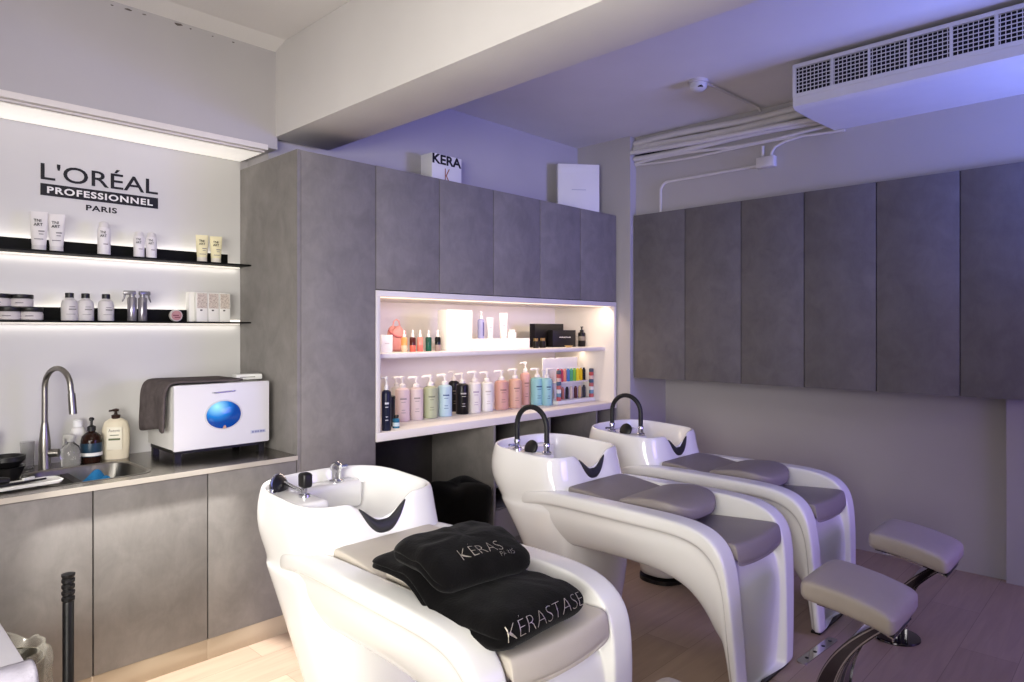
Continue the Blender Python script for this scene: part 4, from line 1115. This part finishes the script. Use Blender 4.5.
for z, r in ((.16, .136), (.22, .141), (.28, .143), (.34, .146), (.39, .148), (.425, .147), (.44, .142), (.436, .134), (.40, .122), (.34, .112), (.26, .104), (.18, .098)):
    ring = []
    for i in range(72):
        a = 2*PI*i/72
        q = r + .030*noise.noise(Vector((math.cos(a)*3.2, math.sin(a)*3.2, z*16))) + .016*noise.noise(Vector((math.cos(a)*8, math.sin(a)*8, z*40+3)))
        ring.append((q*math.cos(a), q*math.sin(a), z + .05*noise.noise(Vector((math.cos(a)*2.4, math.sin(a)*2.4, 5)))*(z > .3)))
    rs.append(ring)
MB().rings(rs, False, False).build('bin_bag', M['bag'], t)
t = thing('side_table', 'white-topped table corner at the bottom left picture edge', 'table', (-.02, 2.33, 0))
MB().box(-.42, .387, -.36, .36, .72, .75, .008).build('table_top', plas((204, 202, 208), .4), t)
for x in (-.38, .33):
    for y in (-.32, .30): box('leg', M['chrome'], t, x, x+.03, y, y+.03, 0, .72, .003)
rs = []
for k, (y, z) in enumerate(((.03, .754), (.005, .757), (-.012, .756), (-.026, .745), (-.032, .71), (-.034, .64))):
    rs.append([(.0+.165*j/10, y+.006*math.sin(j*.9+k), z+.003*math.sin(j*1.3)) for j in range(11)])
o = MB().rings(rs, False, False, False).build('table_towel', M['lilac'], None, (.21, 1.985, 0), sub=1)
sd = o.modifiers.new('Solidify', 'SOLIDIFY'); sd.thickness = .014; sd.offset = 0
tag(o, 'lilac towel hanging over the corner of the white table', 'towel')

# ------------------------------------------------------------------ details belong to the part they sit on
BODY = ('bottle_body', 'tube_body', 'jar_body', 'carton_body', 'box_body', 'tin_body', 'towel_cloth', 'container', 'adapter_body')
ON = dict(label_print=BODY, label_band=BODY, label_stripe=BODY, label_strip=BODY, small_print=BODY, lettering=BODY, small_lettering=BODY, copper_letter=BODY,
          printed_panel=BODY, label_panel=BODY, green_stripe=BODY, carton_flap=BODY, adapter_slot=BODY, lid_print=BODY, lid_marks=BODY,
          column_inlay=('column',), column_trim=('column',), column_side=('column',), side_trim=('column',), support_trim=('support_plate',),
          tap_lever=('tap_base',), window_ring=('door',), window_mark=('window',), name_plate=('door',), name_marks=('door',), handle=('door',),
          drain=('sink_basin', 'basin'), overflow_ring=('sink_basin',), front_edge=('slab',), neck_rest=(), lettering_bar=('black_bar',), bolt=('plate',),
          sensor_slot=('sensor_dome',), clipper_ring=('clipper_body',), flap_cord=('pouch_body',), loop=('pouch_body',), light_strip=('top_panel',), shelf_light=('middle_shelf',))
base = lambda o: o.name.split('.')[0]
for root in [o for o in SC.objects if o.parent is None and o.type == 'EMPTY']:
    kids = list(root.children)
    for c in kids:
        for want in ON.get(base(c), ()):
            sib = next((k for k in kids if k is not c and base(k) == want), None)
            if sib:
                c.parent = sib; c.matrix_parent_inverse = sib.matrix_basis.inverted(); break

# ------------------------------------------------------------------ lights
def area(name, loc, target, sx_, sy_, power, rgb, spread=180):
    ld = bpy.data.lights.new(name, 'AREA'); ld.shape = 'RECTANGLE'; ld.size = sx_; ld.size_y = sy_
    ld.energy = power; ld.color = rgb; ld.spread = math.radians(spread)
    o = bpy.data.objects.new(name, ld); COL.objects.link(o); o.location = loc
    d = Vector(target)-Vector(loc)
    o.rotation_euler = d.to_track_quat('-Z', 'Y').to_euler()
    return o
def strip(name, x0, x1, y, z, tgt_dy, tgt_dz, w, power, rgb):      # a strip lamp along x
    ld = bpy.data.lights.new(name, 'AREA'); ld.shape = 'RECTANGLE'; ld.size = x1-x0; ld.size_y = w
    ld.energy = power; ld.color = rgb
    o = bpy.data.objects.new(name, ld); COL.objects.link(o); o.location = ((x0+x1)/2, y, z)
    a = math.atan2(tgt_dy, -tgt_dz)
    o.rotation_euler = (a, 0, 0)
    return o
WHT = (1, .95, .88); WRM = (1, .80, .61); NEU = (1, .94, .86)
for z in (ZS1, ZS2):
    strip('shelf_lamp_up', -.5, 1.66 if z > 1.8 else 1.45, 3.931, z+.03, .25, 1, .012, 2.2, WHT)
    strip('shelf_lamp_down', -.5, 1.74, 3.925, z-.02, .2, -1, .012, .6, WHT)
strip('niche_lamp', XT1+.05, XN-.05, YF+.05, 1.762, .5, -1, .02, 7.5, WRM)
strip('niche_shelf_lamp', XT1+.05, XN-.05, YF+.33, 1.402, .0, -1, .02, 7, WRM)
area('ceiling_lamp', (.5, .9, 3.12), (.5, .9, 0), 1.2, 1.8, 9, NEU)
def spot(name, loc, target, power, rgb, deg, blend=.35, r=.05):
    ld = bpy.data.lights.new(name, 'SPOT'); ld.energy = power; ld.color = rgb; ld.spot_size = math.radians(deg); ld.spot_blend = blend; ld.shadow_soft_size = r
    o = bpy.data.objects.new(name, ld); COL.objects.link(o); o.location = loc
    o.rotation_euler = (Vector(target)-Vector(loc)).to_track_quat('-Z', 'Y').to_euler()
spot('downlight', (.95, 3.0, 3.1), (1.04, 3.02, 0), 1300, (1, .97, .92), 25)
area('ceiling_bounce_fill', (.05, .6, 1.95), (.75, 2.0, 3.2), 1.0, .8, 46, (1, .97, .93))  # added unseen fill aimed upwards, brightens left ceiling and beam like bounce
area('camera_side_fill', (-1.5, .1, 1.4), (1.3, 2.5, .6), 2.0, 1.6, 42, (1, .965, .90), 70)  # added unseen fill behind the camera, lifts near unit and cabinet fronts
area('blue_lamp', (4.1, -2.3, 1.5), (4.0, 1.5, 1.5), 1.8, 1.2, 29, (.42, .30, 1.0), 100)
area('blue_ceiling_lamp', (4.2, -.9, 2.1), (4.0, .5, 3.17), .8, .4, 36, (.20, .29, 1.0), 120)

wd = bpy.data.worlds.new('World'); SC.world = wd; wd.use_nodes = True
wd.node_tree.nodes['Background'].inputs[0].default_value = (.6, .6, .8, 1)
wd.node_tree.nodes['Background'].inputs[1].default_value = .05

# ------------------------------------------------------------------ camera
cd = bpy.data.cameras.new('Camera'); cam = bpy.data.objects.new('Camera', cd); COL.objects.link(cam)
cam.location = (0, 0, H); cam.rotation_euler = (PI/2, 0, TH-PI/2)
cd.sensor_width = 36; cd.lens = 36*F/1024; cd.shift_y = -11/1024; cd.clip_start = .05
SC.camera = cam
SC.view_settings.view_transform = 'Standard'; SC.view_settings.look = 'None'
SC.view_settings.gamma = 1; SC.view_settings.exposure = -.16; SC.view_settings.use_curve_mapping = False
